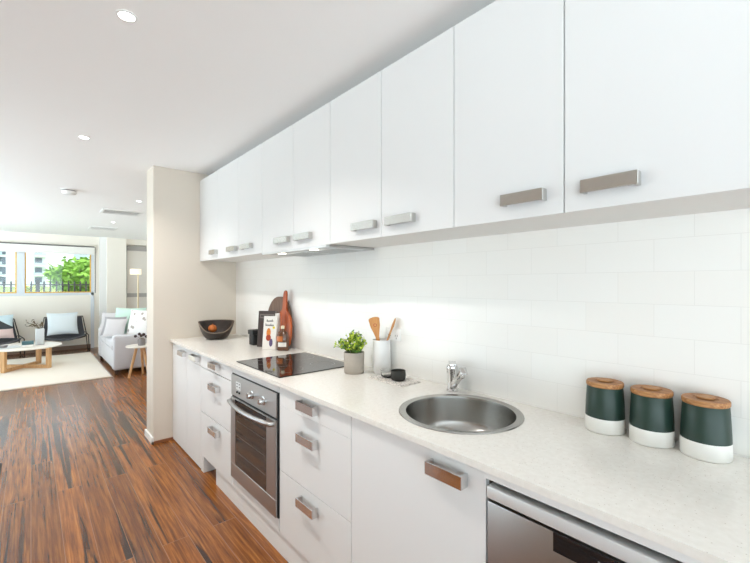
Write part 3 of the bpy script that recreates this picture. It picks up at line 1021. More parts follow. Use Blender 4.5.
b = MB().tube([s0 + (s1 - s0) * t for t in (0, 0.4, 0.78)], 0.0055, 10)
dirn = (s1 - s0).normalized()
ex = dirn.cross(CF).normalized(); ez = ex.cross(dirn)
bb = bmesh.new()
bmesh.ops.create_uvsphere(bb, u_segments=18, v_segments=12, radius=1)
bmesh.ops.scale(bb, vec=(0.007, 0.042, 0.02), verts=bb.verts[:])
b.merge(bb, frame_mat(s0 + (s1 - s0) * 0.87, ex, dirn, ez))
tag(ob('wooden_spoon', b, M['spoonwood2'], smooth=60), 'wooden spoon seen edge-on, leaning right in the utensil holder', 'spoon')

# ------------------------------------------------------------------ potted plant
PX, PY = 1.362, 1.742
r = root('potted_plant', 'small leafy green plant in a grey pot between cooktop and utensil holder', 'plant', (PX, PY, ZB))
b = MB().lathe([(0, ZB + 0.0006), (0.052, ZB + 0.0006), (0.055, ZB + 0.004), (0.0575, ZB + 0.114), (0.056, ZB + 0.116), (0.051, ZB + 0.114), (0.050, ZB + 0.10)], (PX, PY, 0), 40)
pt = ob('pot', b, M['pot'], r, smooth=50)
ob('soil', MB().lathe([(0.0505, ZB + 0.098), (0.03, ZB + 0.104), (0, ZB + 0.106)], (PX, PY, 0), 24), M['soil'], pt)
stems, leaves = MB(), MB()
rnd = random.Random(5)


def leaf(mb, p, d, L, Wd, slot):
    d = d.normalized()
    s = d.cross(Vector((rnd.uniform(-1, 1), rnd.uniform(-1, 1), rnd.uniform(-0.3, 1)))).normalized()
    n = s.cross(d)
    pts = [p, p + d * L * 0.35 + s * Wd * 0.5 + n * L * 0.05, p + d * L * 0.75 + s * Wd * 0.38, p + d * L - n * L * 0.08, p + d * L * 0.75 - s * Wd * 0.38, p + d * L * 0.35 - s * Wd * 0.5 + n * L * 0.05]
    mb.slot = slot
    mb.quad(pts)


for i in range(62):
    a = rnd.uniform(0, 2 * PI); q = rnd.random() ** 0.7
    hgt = (0.14 - 0.085 * q) * rnd.uniform(0.75, 1.05)
    base = Vector((PX + 0.02 * q * math.cos(a), PY + 0.02 * q * math.sin(a), ZB + 0.10))
    tip = base + Vector((math.cos(a) * 0.088 * q, math.sin(a) * 0.088 * q, hgt))
    if i in (3, 17):
        tip = base + (-CR * 0.095 if i == 3 else CR * 0.066 - CF * 0.06) + UP * 0.045
    hd = Vector((0.75, -0.66, 0))
    over = (tip - base).dot(hd) - 0.04
    if over > 0:
        tip -= hd * over
    if tip.x > 1.51:
        tip.x = 1.51
    mid = (base + tip) / 2 + UP * 0.012
    stems.tube([base, mid, tip], 0.0012, 5)
    for t in [j / 7 for j in range(2, 8)]:
        p = base.lerp(mid, min(1, t * 2)) if t < 0.5 else mid.lerp(tip, t * 2 - 1)
        for k in range(2):
            dd_ = Vector((rnd.uniform(-1, 1), rnd.uniform(-1, 1), rnd.uniform(-0.1, 1.0)))
            leaf(leaves, p, dd_, rnd.uniform(0.014, 0.024), rnd.uniform(0.009, 0.014), 0 if (rnd.random() < 0.45 + 0.4 * (t - 0.5)) else 1)
    if i % 4 == 0:
        petals = MB()
        for k in range(5):
            leaf(petals, tip + UP * 0.003, Vector((rnd.uniform(-1, 1), rnd.uniform(-1, 1), 0.4)), 0.010, 0.008, 0)
        ob('flower', petals, M['petal'], r, smooth=0)
ob('stems', stems, M['stem'], r)
ob('foliage', leaves, [M['leaf1'], M['leaf2']], r, smooth=0)

# ------------------------------------------------------------------ napkin, two small bowls
nx = [(1.338, 1.590), (1.338, 1.340), (1.476, 1.345), (1.490, 1.570)]
b = MB()
bb = bmesh.new()
n = 12
for lay, (z0, sh) in enumerate(((ZB + 0.0006, 0.0), (ZB + 0.0042, 0.006))):
    g = []
    for i in range(n + 1):
        row = []
        for j in range(n + 1):
            u, v = i / n, j / n
            p = (Vector((*nx[0], 0)) * (1 - u) * (1 - v) + Vector((*nx[1], 0)) * u * (1 - v) + Vector((*nx[2], 0)) * u * v + Vector((*nx[3], 0)) * (1 - u) * v)
            c = Vector((1.41, 1.46, 0))
            p = p + (c - p) * (0.04 * lay)
            row.append(p)
        g.append(row)
    for zz in (0, 0.0032):
        vs = [[bb.verts.new((p.x, p.y, z0 + zz)) for p in row] for row in g]
        for i in range(n):
            for j in range(n):
                bb.faces.new((vs[i][j], vs[i + 1][j], vs[i + 1][j + 1], vs[i][j + 1]))
        if zz == 0:
            lo = vs
    ring = lambda q: [q[i][0] for i in range(n)] + [q[n][j] for j in range(n)] + [q[n - i][n] for i in range(n)] + [q[0][n - j] for j in range(n)]
    a_, c_ = ring(lo), ring(vs)
    for i in range(len(a_)):
        j = (i + 1) % len(a_)
        bb.faces.new((a_[i], a_[j], c_[j], c_[i]))
b.merge(bb)
tag(ob('napkin', b, M['napkin'], smooth=0), 'folded grey and white patterned napkin lying before the utensil holder', 'napkin')
NZ = ZB + 0.0078
b = MB().lathe([(0, NZ), (0.028, NZ), (0.036, NZ + 0.006), (0.0385, NZ + 0.03), (0.0365, NZ + 0.05), (0.0345, NZ + 0.05), (0.0355, NZ + 0.03), (0.033, NZ + 0.01), (0, NZ + 0.006)], (1.404, 1.432, 0), 36)
tag(ob('small_bowl', b, M['blacksoft'], smooth=60), 'small charcoal bowl on the patterned napkin', 'bowl')
b = MB().lathe([(0, NZ), (0.024, NZ), (0.034, NZ + 0.007), (0.0385, NZ + 0.038), (0.0375, NZ + 0.0385), (0.0325, NZ + 0.010), (0.02, NZ + 0.004), (0, NZ + 0.0035)], (1.412, 1.520, 0), 36)
tag(ob('glass_bowl', b, M['clear'], smooth=60), 'small clear glass bowl on the napkin beside the charcoal bowl', 'bowl')

# ------------------------------------------------------------------ boards, books, bottle, black box, bowl
# round board leaning on the tiles
lean = 0.055
ez = Vector((-math.cos(lean), 0, math.sin(lean) * 1.0)).normalized()     # the face looks out from the wall
ey = Vector((math.sin(lean), 0, math.cos(lean)))                         # up the board
exv = ey.cross(ez)
Rr = 0.195
bo = Vector((XW - 0.030, 2.915, ZB + 0.003))
poly = arc_pts(0, Rr, Rr, Rr, 0, 2 * PI * 47 / 48, 47)
tag(ob('round_board', MB().prism(poly, 0.016, frame_mat(bo, exv, ey, ez), 0.003), M['greywood']), 'round weathered brown serving board leaning on the tiles behind the cookbooks', 'board')
pw = 0.105
out = [(-0.03, 0.0), (0.06, 0.0), (0.105, 0.03), (0.122, 0.10), (0.122, 0.17), (0.105, 0.235), (0.055, 0.275), (0.028, 0.292), (0.022, 0.32), (0.022, 0.415)] + arc_pts(0, 0.42, 0.022, 0.022, 0, PI, 8) + [(-0.022, 0.415), (-0.022, 0.32), (-0.028, 0.292), (-0.055, 0.275), (-0.105, 0.235), (-0.122, 0.17), (-0.122, 0.10), (-0.105, 0.03)]
bo2 = Vector((XW - 0.052, 2.785, ZB + 0.003))
tag(ob('paddle_board', MB().prism(out, 0.015, frame_mat(bo2, exv, ey, ez), 0.003), M['redwood']), 'red-brown wooden paddle board with long handle leaning in front of the round board', 'board')


def book(name, label, bl, br, ht, thick, lean, cover, extras=None, group=None):
    """bl, br: bottom corners of the front cover; thickness goes back from the cover"""
    bl, br = Vector(bl), Vector(br)
    ex = (br - bl).normalized()
    back = UP.cross(ex).normalized()                       # away from the viewer
    ey = (UP * math.cos(lean) + back * math.sin(lean)).normalized()
    ez = ex.cross(ey)                                      # towards the viewer
    W_ = (br - bl).length
    fm = frame_mat(bl, ex, ey, ez)
    r = root(name, label, 'book', bl + Vector((0, 0, 0)), 0, group)
    b = MB()
    b.box(0, W_, 0, ht, -0.0025, 0, 0.0008, 1, mat=fm); b.box(0, W_, 0, ht, -thick, -thick + 0.0025, 0.0008, 1, mat=fm)
    b.box(0, 0.003, 0, ht, -thick + 0.0025, -0.0025, mat=fm)
    cv = ob('cover', b, cover, r)
    ob('pages', MB().box(0.003, W_ - 0.003, 0.003, ht - 0.003, -thick + 0.0025, -0.0025, mat=fm), M['paper'], r, smooth=0)
    if extras:
        extras(r, cv, fm, W_)
    return r


def dark_art(r, cv, fm, W_):
    b = MB()
    b.box(0.012, W_ - 0.012, 0.225, 0.258, 0.0, 0.0006, mat=fm)
    b.slot = 1
    x = 0.02
    while x < W_ - 0.025:
        b.box(x, x + 0.007, 0.234, 0.25, 0.0006, 0.001, mat=fm); x += 0.0115
    b.slot = 2
    b.box(0.02, W_ - 0.05, 0.03, 0.2, 0.0, 0.0005, mat=fm)
    ob('cover_print', b, [M['bookband'], M['ink'], M['bookplum']], cv, smooth=0)


def stroke(b, pts, wd, fm, z=0.0008):
    for (xa, ya), (xb, yb) in zip(pts, pts[1:]):
        d = Vector((xb - xa, yb - ya, 0)); L = d.length; d.normalize(); s = Vector((-d.y, d.x, 0)) * wd / 2
        p, q = Vector((xa, ya, z)), Vector((xb, yb, z))
        b.quad([fm @ (p - s), fm @ (q - s), fm @ (q + s), fm @ (p + s)])


def white_art(r, cv, fm, W_):
    b = MB()
    # brush-script title, too small in the picture to read
    for y, xs in ((0.208, 0.024), (0.176, 0.016)):
        x = xs
        k = 0
        while x < W_ - 0.034:
            hh = 0.020 if k % 3 == 0 else 0.012
            stroke(b, [(x, y), (x + 0.003, y + hh), (x + 0.006, y), (x + 0.010, y + 0.011), (x + 0.012, y + 0.002)], 0.0028, fm)
            x += 0.0135; k += 1
    b.slot = 1
    b.prism(arc_pts(0.084, 0.165, 0.010, 0.010, 0, 2 * PI * 15 / 16, 15), 0.0006, fm)
    b.slot = 2
    b.prism(arc_pts(0.045, 0.125, 0.017, 0.036, 0, 2 * PI * 19 / 20, 19), 0.0006, fm)
    b.slot = 3
    b.prism(arc_pts(0.046, 0.088, 0.020, 0.024, 0, 2 * PI * 19 / 20, 19), 0.0009, fm)
    b.slot = 4
    b.prism(arc_pts(0.068, 0.052, 0.014, 0.030, 0.0, 2 * PI * 19 / 20, 19), 0.0006, fm)
    ob('cover_print', b, [M['ink'], M['yellow'], M['foodorange'], M['foodred'], M['foodpurple']], cv, smooth=0)


book('dark_cookbook', 'dark-covered cookbook standing behind the white cookbook, beside the black box', (1.340, 2.955, ZB + 0.0012), (1.428, 2.842, ZB + 0.0012), 0.283, 0.020, 0.12, M['bookdark'], dark_art)
book('white_cookbook', 'white cookbook with scripted title and food picture, leaning before the dark cookbook', (1.316, 2.812, ZB + 0.0012), (1.384, 2.728, ZB + 0.0012), 0.252, 0.016, 0.15, M['bookwhite'], white_art)
book('slim_book', 'slim plain white book standing between the white cookbook and the wooden boards', (1.414, 2.800, ZB + 0.0012), (1.434, 2.774, ZB + 0.0012), 0.268, 0.022, 0.03, M['bookwhite'])
# flat amber bottle
r = root('bottle', 'flat amber bottle with cream cap and white label before the wooden paddle board', 'bottle', (1.42, 2.69, ZB))
fm = Matrix.Translation((1.415, 2.672, 0)) @ Matrix.Rotation(math.radians(-48), 4, 'Z')
prof = [(0, 0.001), (0.042, 0.001), (0.046, 0.006), (0.047, 0.085), (0.044, 0.115), (0.033, 0.138), (0.014, 0.150), (0.0115, 0.156), (0.0115, 0.168), (0, 0.168)]
bd = ob('glass_body', MB().lathe([(a, z + ZB) for a, z in prof], seg=32, mat=fm @ Matrix.Scale(0.55, 4, (0, 1, 0))), M['amberglass'], r, smooth=50)
ob('cap', MB().lathe([(0.013, ZB + 0.162), (0.0135, ZB + 0.181), (0.012, ZB + 0.184), (0, ZB + 0.184)], seg=20, mat=fm), M['creamcap'], r)


def wrap(a0, a1, z0, z1, off):
    b = MB(); n = 10
    for i in range(n):
        p = [(0.047 + off) * math.cos(a0 + (a1 - a0) * (i + k) / n) for k in (0, 1)]
        q = [(0.047 + off) * 0.55 * math.sin(a0 + (a1 - a0) * (i + k) / n) for k in (0, 1)]
        b.quad([fm @ Vector(v) for v in ((p[0], q[0], z0), (p[1], q[1], z0), (p[1], q[1], z1), (p[0], q[0], z1))])
    return b


ob('label', wrap(PI * 1.3, PI * 1.75, ZB + 0.03, ZB + 0.062, 0.0008), M['label'], bd)
ob('upper_label', wrap(PI * 1.05, PI * 1.55, ZB + 0.07, ZB + 0.108, 0.0006), M['amberhot'], bd)
# black box behind the books
r = root('black_canister', 'squat black lidded canister on the benchtop left of the dark cookbook', 'canister', (1.385, 3.075, ZB))
ob('body', MB().box(1.345, 1.43, 3.035, 3.115, ZB + 0.0006, ZB + 0.085, 0.006), M['black'], r)
ob('lid', MB().box(1.337, 1.438, 3.027, 3.123, ZB + 0.085, ZB + 0.122, 0.006), M['black'], r)
# bowl with fruit
BX, BY = 1.266, 3.638
def scoop_bowl(cx, cy, z0, face):
    """thick wooden bowl whose rim dips on one side"""
    bb = bmesh.new()
    seg, n = 56, 12
    rad = lambda z: 0.066 + 0.088 * max(0.0, z / 0.155) ** 0.45
    outer, inner, lip = [], [], []
    for i in range(seg):
        a = 2 * PI * i / seg
        k = max(0.0, math.cos(a - face))
        hh = 0.155 - 0.092 * (3 * k ** 2 - 2 * k ** 3)
        ca, sa = math.cos(a), math.sin(a)
        outer.append([bb.verts.new((cx + ca * rad(hh * q / n), cy + sa * rad(hh * q / n), z0 + hh * q / n)) for q in range(n + 1)])
        inner.append([bb.verts.new((cx + ca * (rad(0.012 + (hh - 0.012) * q / n) - 0.010), cy + sa * (rad(0.012 + (hh - 0.012) * q / n) - 0.010), z0 + 0.012 + (hh - 0.012) * q / n)) for q in range(n + 1)])
        lip.append(Vector((cx + ca * (rad(hh) - 0.005), cy + sa * (rad(hh) - 0.005), z0 + hh)))
    for i in range(seg):
        j = (i + 1) % seg
        for q in range(n):
            bb.faces.new((outer[i][q], outer[j][q], outer[j][q + 1], outer[i][q + 1]))
            bb.faces.new((inner[i][q], inner[i][q + 1], inner[j][q + 1], inner[j][q]))
        bb.faces.new((outer[i][n], outer[j][n], inner[j][n], inner[i][n]))
    bb.faces.new([o_[0] for o_ in outer][::-1])
    bb.faces.new([o_[0] for o_ in inner])
    mb = MB(); mb.merge(bb)
    return mb, lip


b, lip = scoop_bowl(BX, BY, ZB + 0.0006, math.atan2(-BY, -BX))
r = root('wooden_bowl', 'dark wooden bowl at the far end of the benchtop by the end wall', 'bowl', (BX, BY, ZB))
ob('bowl_body', b, M['bowlwood'], r, smooth=60)
ob('rim', MB().tube(lip, 0.0055, 6, closed=True), M['rimwood'], r, smooth=60)
rd = random.Random(3)
for k, (dx, dy, dz, lab) in enumerate(((-0.045, -0.028, 0.098, 'small orange fruit lying in the dark wooden bowl'),)):
    b = MB().sphere((BX + dx, BY + dy, ZB + dz), 0.037, 1, 1, 0.94)
    b.tube([(BX + dx, BY + dy, ZB + dz + 0.032), (BX + dx + 0.003, BY + dy, ZB + dz + 0.042)], 0.002, 6)
    tag(ob('fruit', b, M['fruit'], smooth=60), lab, 'fruit')

# ------------------------------------------------------------------ floor mat at the left edge
r = root('floor_mat', 'dark-bordered floor mat whose corner just enters the view at left', 'mat', (-0.6, 3.6, 0))
ob('binding', MB().box(-1.1, -0.168, 2.6, 4.21, 0.0006, 0.008, 0.003), M['mat_dark'], r)
ob('weave', MB().box(-1.07, -0.192, 2.63, 4.18, 0.008, 0.0105, 0.001, 1), M['mat_tan'], r)

# ------------------------------------------------------------------ ceiling fittings
G = 'recessed ceiling downlights'
for i, (x, y, rr, lab) in enumerate(((0.278, 1.777, 0.036, 'round lit downlight in the kitchen ceiling, largest and nearest'),
                                     (0.281, 3.443, 0.036, 'round lit downlight in the ceiling between the nearest one and the smoke detector'),
                                     (1.016, 5.647, 0.032, 'small lit downlight in the ceiling just above the air vent by the wall end'),
                                     (-0.264, 7.27, 0.034, 'small lit downlight at the far left of the living room ceiling'),
                                     (1.032, 7.845, 0.032, 'faint lit downlight in the ceiling between the two air vents'))):
    r = root('downlight', lab, 'downlight', (x, y, ZC), 0, G)
    ob('trim_ring', MB().lathe([(rr, ZC - 0.0005), (rr, ZC - 0.004), (rr - 0.008, ZC - 0.005), (rr - 0.008, ZC - 0.001)], (x, y, 0), 28), M['vent'], r)
    ob('lens', MB().lathe([(rr - 0.008, ZC - 0.003), (0, ZC - 0.0035)], (x, y, 0), 28), M['lamp'], r)
    ld = bpy.data.lights.new('downlight_lamp', 'AREA'); ld.shape = 'DISK'; ld.size = 0.05; ld.energy = DOWNLIGHT_W * (1.0 if i < 2 else 0.3); ld.spread = math.radians(125); ld.color = (1, 0.97, 0.93)
    lo = bpy.data.objects.new('downlight_lamp', ld); COL.objects.link(lo); lo.parent = r; lo.location = (0, 0, -0.008)
r = root('smoke_detector', 'round white smoke detector on the ceiling beyond the downlights', 'smoke detector', (0.314, 5.463, ZC))
ob('base', MB().lathe([(0.075, ZC - 0.0005), (0.075, ZC - 0.012), (0, ZC - 0.012)], (0.314, 5.463, 0), 28), M['vent'], r)
ob('slot_ring', MB().lathe([(0.062, ZC - 0.012), (0.062, ZC - 0.020), (0, ZC - 0.020)], (0.314, 5.463, 0), 28), M['slot'], r)
ob('cover', MB().lathe([(0.068, ZC - 0.020), (0.066, ZC - 0.042), (0.05, ZC - 0.056), (0, ZC - 0.058)], (0.314, 5.463, 0), 28), M['vent'], r)
for (x0, x1, y, lab) in ((0.74, 1.23, 6.68, 'long slotted air vent in the ceiling near the wall end'), (0.80, 1.22, 8.83, 'long slotted air vent in the ceiling farther into the living room')):
    r = root('air_vent', lab, 'vent', ((x0 + x1) / 2, y, ZC), 0, 'ceiling air vents')
    b = MB()
    dp = 0.19
    b.box(x0, x1, y - dp, y - dp + 0.03, ZC - 0.012, ZC - 0.0005); b.box(x0, x1, y + dp - 0.03, y + dp, ZC - 0.012, ZC - 0.0005)
    b.box(x0, x0 + 0.03, y - dp + 0.03, y + dp - 0.03, ZC - 0.012, ZC - 0.0005); b.box(x1 - 0.03, x1, y - dp + 0.03, y + dp - 0.03, ZC - 0.012, ZC - 0.0005)
    ob('frame', b, M['vent'], r, smooth=0)
    ob('duct_opening', MB().box(x0 + 0.03, x1 - 0.03, y - dp + 0.03, y + dp - 0.03, ZC - 0.003, ZC - 0.0005), M['slot'], r, smooth=0)
    b = MB()
    for k in range(5):
        yy = y - 0.12 + k * 0.06
        b.box(x0 + 0.03, x1 - 0.03, yy - 0.012, yy + 0.012, ZC - 0.008, ZC - 0.005)
    ob('slats', b, M['vent'], r, smooth=0)


# ------------------------------------------------------------------ living room: rug, sofa, cushions
r = root('rug', 'large cream rug on the living room floor under the coffee table', 'rug', (-0.3, 8.45, 0))
ob('pile', MB().box(-1.58, 0.905, 7.06, 9.84, 0.001, 0.016, 0.004), M['rug'], r)
ob('binding', MB().box(-1.6, 0.925, 7.04, 9.86, 0.0005, 0.006, 0.002), M['rugedge'], r)

r = root('sofa', 'light grey fabric sofa against the right side of the living room', 'sofa', (1.4, 8.1, 0))
SB = 0.06
b = MB().box(0.97, 1.88, 7.22, 8.98, SB, 0.36, 0.02, 3)
ob('base', b, M['sofa'], r)
for y0, y1 in ((7.2, 7.38), (8.82, 9.0)):
    ob('arm', MB().box(0.95, 1.9, y0, y1, SB, 0.59, 0.035, 4), M['sofa'], r)
ob('backrest', MB().box(1.68, 1.9, 7.38, 8.82, 0.3, 0.80, 0.05, 4), M['sofa'], r)
for y0, y1 in ((7.39, 8.095), (8.105, 8.81)):
    ob('seat_cushion', MB().box(0.955, 1.70, y0, y1, 0.36, 0.50, 0.045, 4), M['sofa'], r)
    ob('back_cushion', MB().box(1.55, 1.72, y0 + 0.01, y1 - 0.01, 0.49, 0.86, 0.07, 4, mat=None), M['sofa'], r)
for x in (1.0, 1.84):
    for y in (7.26, 8.94):
        ob('foot', MB().box(x - 0.025, x + 0.025, y - 0.025, y + 0.025, 0.0005, SB + 0.01, 0.004), M['foot'], r)
ob('fabric_tag', MB().box(0.9465, 0.9495, 7.275, 7.30, 0.37, 0.44), M['dgreyfab'], r, smooth=0)


def pillow(wd, ht, th, fm, n=14):
    """soft square cushion, local x width, y height, z thickness"""
    bb = bmesh.new()
    side = []
    for s in (1, -1):
        g = []
        for i in range(n + 1):
            row = []
            for j in range(n + 1):
                u, v = 2 * i / n - 1, 2 * j / n - 1
                e = max(0.0, (1 - u ** 2)) ** 0.45 * max(0.0, (1 - v ** 2)) ** 0.45
                pinch = 1 - 0.07 * (1 - abs(u) ** 2) * abs(v) ** 3
                pinch2 = 1 - 0.07 * (1 - abs(v) ** 2) * abs(u) ** 3
                row.append(bb.verts.new((u * wd / 2 * pinch2, v * ht / 2 * pinch, s * th / 2 * e)))
            g.append(row)
        for i in range(n):
            for j in range(n):
                q = (g[i][j], g[i + 1][j], g[i + 1][j + 1], g[i][j + 1])
                bb.faces.new(q if s > 0 else q[::-1])
    bmesh.ops.remove_doubles(bb, verts=bb.verts[:], dist=1e-4)
    mb = MB(); mb.merge(bb, fm)
    return mb


def pill_mat(c, yaw, tilt):
    """cushion standing up: face turned to yaw (0 = towards -y), leaning back by tilt"""
    return Matrix.Translation(c) @ Matrix.Rotation(yaw, 4, 'Z') @ Matrix.Rotation(PI / 2 - tilt, 4, 'X')


G = 'scatter cushions on the grey sofa'
for wd, ht, th, c, yw, tl, mt, lab in (
        (0.52, 0.50, 0.14, (1.30, 8.12, 0.745), -0.62, 0.42, 'mint', 'mint green cushion at the back of the sofa'),
        (0.42, 0.38, 0.12, (1.13, 8.60, 0.70), -0.55, 0.40, 'greyfab', 'pale grey cushion against the far arm of the sofa'),
        (0.36, 0.34, 0.10, (1.07, 8.05, 0.675), -0.62, 0.45, 'dgreyfab', 'mid grey cushion in front of the mint green cushion'),
        (0.34, 0.32, 0.10, (1.06, 7.83, 0.665), -0.62, 0.45, 'greyfab', 'small off-white cushion before the mid grey cushion on the sofa'),
        (0.47, 0.46, 0.13, (1.385, 7.63, 0.735), -0.95, 0.25, 'dotfab', 'white cushion with taupe motifs near the sofa arm by the side table')):
    tag(ob('cushion', pillow(wd, ht, th, pill_mat(c, yw, tl)), M[mt], smooth=60), lab, 'cushion', G)

# ------------------------------------------------------------------ side table with vase
STX, STY = 1.255, 6.86
r = root('side_table', 'round side table with three oak legs beside the sofa arm', 'side table', (STX, STY, 0))
ob('table_top', MB().lathe([(0, 0.445), (0.185, 0.445), (0.195, 0.452), (0.195, 0.462), (0.19, 0.466), (0, 0.466)], (STX, STY, 0), 36), M['tabletop'], r)
for a in (3.5, 5.2, 1.2):
    ca, sa = math.cos(a), math.sin(a)
    b = MB().tube([(STX + ca * 0.06, STY + sa * 0.06, 0.446), (STX + ca * 0.175, STY + sa * 0.175, 0.0005)], 0.021, 10, r1=0.016)
    ob('leg', b, M['oak'], r)
r = root('flower_vase', 'grey vase with dark dried flowers on the side table', 'vase', (1.27, 6.86, 0.466))
vx, vy = 1.265, 6.84
ob('vase_body', MB().lathe([(0, 0.4665), (0.045, 0.4665), (0.05, 0.475), (0.05, 0.55), (0.042, 0.565), (0.038, 0.565), (0.04, 0.55), (0, 0.54)], (vx, vy, 0), 24), M['greyvase'], r)
b = MB(); b2 = MB()
for dx, dy, dz in ((-0.075, 0.04, 0.605), (0.025, -0.02, 0.63), (-0.03, 0.0, 0.64), (0.055, -0.04, 0.6), (0.0, 0.03, 0.61)):
    b.tube([(vx, vy, 0.545), (vx + dx * 0.5, vy + dy * 0.5, 0.59), (vx + dx, vy + dy, dz)], 0.003, 5)
    b2.sphere((vx + dx, vy + dy, dz), 0.022, seg=10)
ob('stems', b, M['twig'], r)
ob('blooms', b2, M['berry'], r)

# ------------------------------------------------------------------ coffee table and what is on it
CX, CY = -0.08, 8.68
r = root('coffee_table', 'round coffee table with white top and crossed oak sled legs on the rug', 'coffee table', (CX, CY, 0))
ob('table_top', MB().lathe([(0, 0.355), (0.46, 0.355), (0.485, 0.365), (0.485, 0.376), (0.47, 0.38), (0, 0.38)], (CX, CY, 0), 56), M['tabletop'], r)
zr = 0.017


def sled(pa, pb, lift):
    b = MB()
    pa, pb = Vector((*pa, 0)), Vector((*pb, 0))
    d = (pb - pa); L_ = d.length; ex = d.normalized(); ey = Vector((-ex.y, ex.x, 0))
    fm_ = frame_mat(pa, ex, ey, UP)
    wd = 0.03
    b.box(-0.028, 0.028, -wd, wd, zr, 0.354, 0.004, 1, mat=fm_); b.box(L_ - 0.028, L_ + 0.028, -wd, wd, zr, 0.354, 0.004, 1, mat=fm_)
    b.box(0.028, L_ - 0.028, -wd * 0.95, wd * 0.95, zr + lift, zr + 0.05 + lift, 0.003, 1, mat=fm_)
    return b


ob('sled_leg', sled((-0.32, 8.40), (0.10, 9.0), 0.0), M['oak'], r)
ob('sled_leg', sled((0.22, 8.43), (-0.38, 8.95), 0.0), M['oak'], r)
TZ = 0.3805
G = 'things on the coffee table'
r = root('vase', 'square pale grey vase with bare twigs on the coffee table', 'vase', (0.12, 8.66, TZ))
ob('vase_body', MB().box(0.055, 0.17, 8.60, 8.72, TZ + 0.0005, TZ + 0.27, 0.012, 3), M['vase'], r)
b = MB(); b2 = MB(); rnd = random.Random(11)
for k in range(9):
    dx, dy, dz = rnd.uniform(-0.22, 0.03), rnd.uniform(-0.06, 0.08), rnd.uniform(0.30, 0.40)
    p0 = Vector((0.11, 8.66, TZ + 0.26)); p1 = Vector((0.11 + dx, 8.66 + dy, TZ + dz))
    b.tube([p0, p0.lerp(p1, 0.5) + UP * 0.03, p1], 0.0035, 5)
    for q in range(3):
        leaf(b2, p0.lerp(p1, 0.6 + 0.2 * q) + UP * 0.015, Vector((rnd.uniform(-1, 1), rnd.uniform(-1, 1), 0.3)), 0.05, 0.02, 0)
ob('twigs', b, M['twig'], r)
ob('dry_leaves', b2, M['twig'], r, smooth=0)
r = root('teal_book', 'teal and white box-like book on the coffee table left of the vase', 'book', (-0.04, 8.5, TZ))
ob('cover', MB().box(-0.11, 0.035, 8.42, 8.56, TZ + 0.04, TZ + 0.09, 0.002, 1), M['teal'], r)
ob('pages', MB().box(-0.115, 0.04, 8.415, 8.565, TZ + 0.0005, TZ + 0.04, 0.002, 1), M['label'], r)
r = root('magazine', 'pale magazine lying flat on the coffee table under the candle dish', 'magazine', (-0.33, 8.5, TZ))
ob('pages', MB().box(-0.16, 0.16, -0.10, 0.10, 0.0005, 0.018, 0.002, 1, mat=Matrix.Translation((-0.30, 8.53, TZ)) @ Matrix.Rotation(0.25, 4, 'Z')), M['vase'], r)
b = MB().lathe([(0, TZ + 0.0185), (0.045, TZ + 0.0185), (0.06, TZ + 0.05), (0.056, TZ + 0.05), (0.04, TZ + 0.025), (0, TZ + 0.024)], (-0.33, 8.50, 0), 24)
tag(ob('candle_dish', b, M['greyvase'], smooth=60), 'little grey dish on the pale magazine', 'dish')


# ------------------------------------------------------------------ sling chairs
def sling_chair(label):
    r = root('lounge_chair', label, 'chair', (0, 0, 0), 0, 'charcoal sling chairs by the window wall')
    # profile of the sling from the front edge to the top of the back (local y, z)
    pr = [(-0.33, 0.39), (-0.31, 0.40), (-0.22, 0.37), (-0.10, 0.33), (0.03, 0.31), (0.12, 0.325), (0.18, 0.39), (0.24, 0.48), (0.30, 0.58), (0.355, 0.70)]
    bb = bmesh.new()
    nx = 12
    lay = []
    for off in (0.0, -0.012):
        rows = []
        for k, (y, z) in enumerate(pr):
            row = []
            for i in range(nx + 1):
                u = 2 * i / nx - 1
                half = 0.35 if k < 6 else 0.35 - 0.05 * (k - 5) / 4
                sag = (1 - u * u) * (0.10 if k < 2 else 0.05)
                row.append(bb.verts.new((u * half, y + (sag * 0.6 if k > 5 else 0), z - (sag if k <= 6 else sag * 0.2) + off)))
            rows.append(row)
        for k in range(len(pr) - 1):
            for i in range(nx):
                bb.faces.new((rows[k][i], rows[k][i + 1], rows[k + 1][i + 1], rows[k + 1][i]))
        lay.append(rows)
    edge = lambda R_: R_[0][:] + [row[-1] for row in R_[1:]] + R_[-1][-2::-1] + [row[0] for row in R_[-2:0:-1]]
    a_, c_ = edge(lay[0]), edge(lay[1])
    for i in range(len(a_)):
        j = (i + 1) % len(a_)
        bb.faces.new((a_[i], a_[j], c_[j], c_[i]))
    mb = MB(); mb.merge(bb)
    ob('sling', mb, M['sling'], r, local=True, smooth=60)
    for s in (-1, 1):
        x = 0.365 * s
        xt = 0.315 * s
        b = MB().tube([(xt, 0.36, 0.71), (x, 0.19, 0.40), (x, -0.30, 0.40), (x * 1.06, -0.34, 0.375), (x * 1.12, -0.20, 0.02), (x * 1.12, -0.16, 0.009), (x * 1.12, 0.20, 0.009), (x * 1.08, 0.24, 0.03), (x, 0.19, 0.40)], 0.0085, 8)
        ob('side_frame', b, M['wire'], r, local=True)
    ob('cross_bar', MB().tube([(-0.365, 0.19, 0.395), (0, 0.2, 0.26), (0.365, 0.19, 0.395)], 0.008, 8), M['wire'], r, local=True)
    ob('top_bar', MB().tube([(-0.315, 0.365, 0.71), (0.315, 0.365, 0.71)], 0.009, 8), M['wire'], r, local=True)
    return r


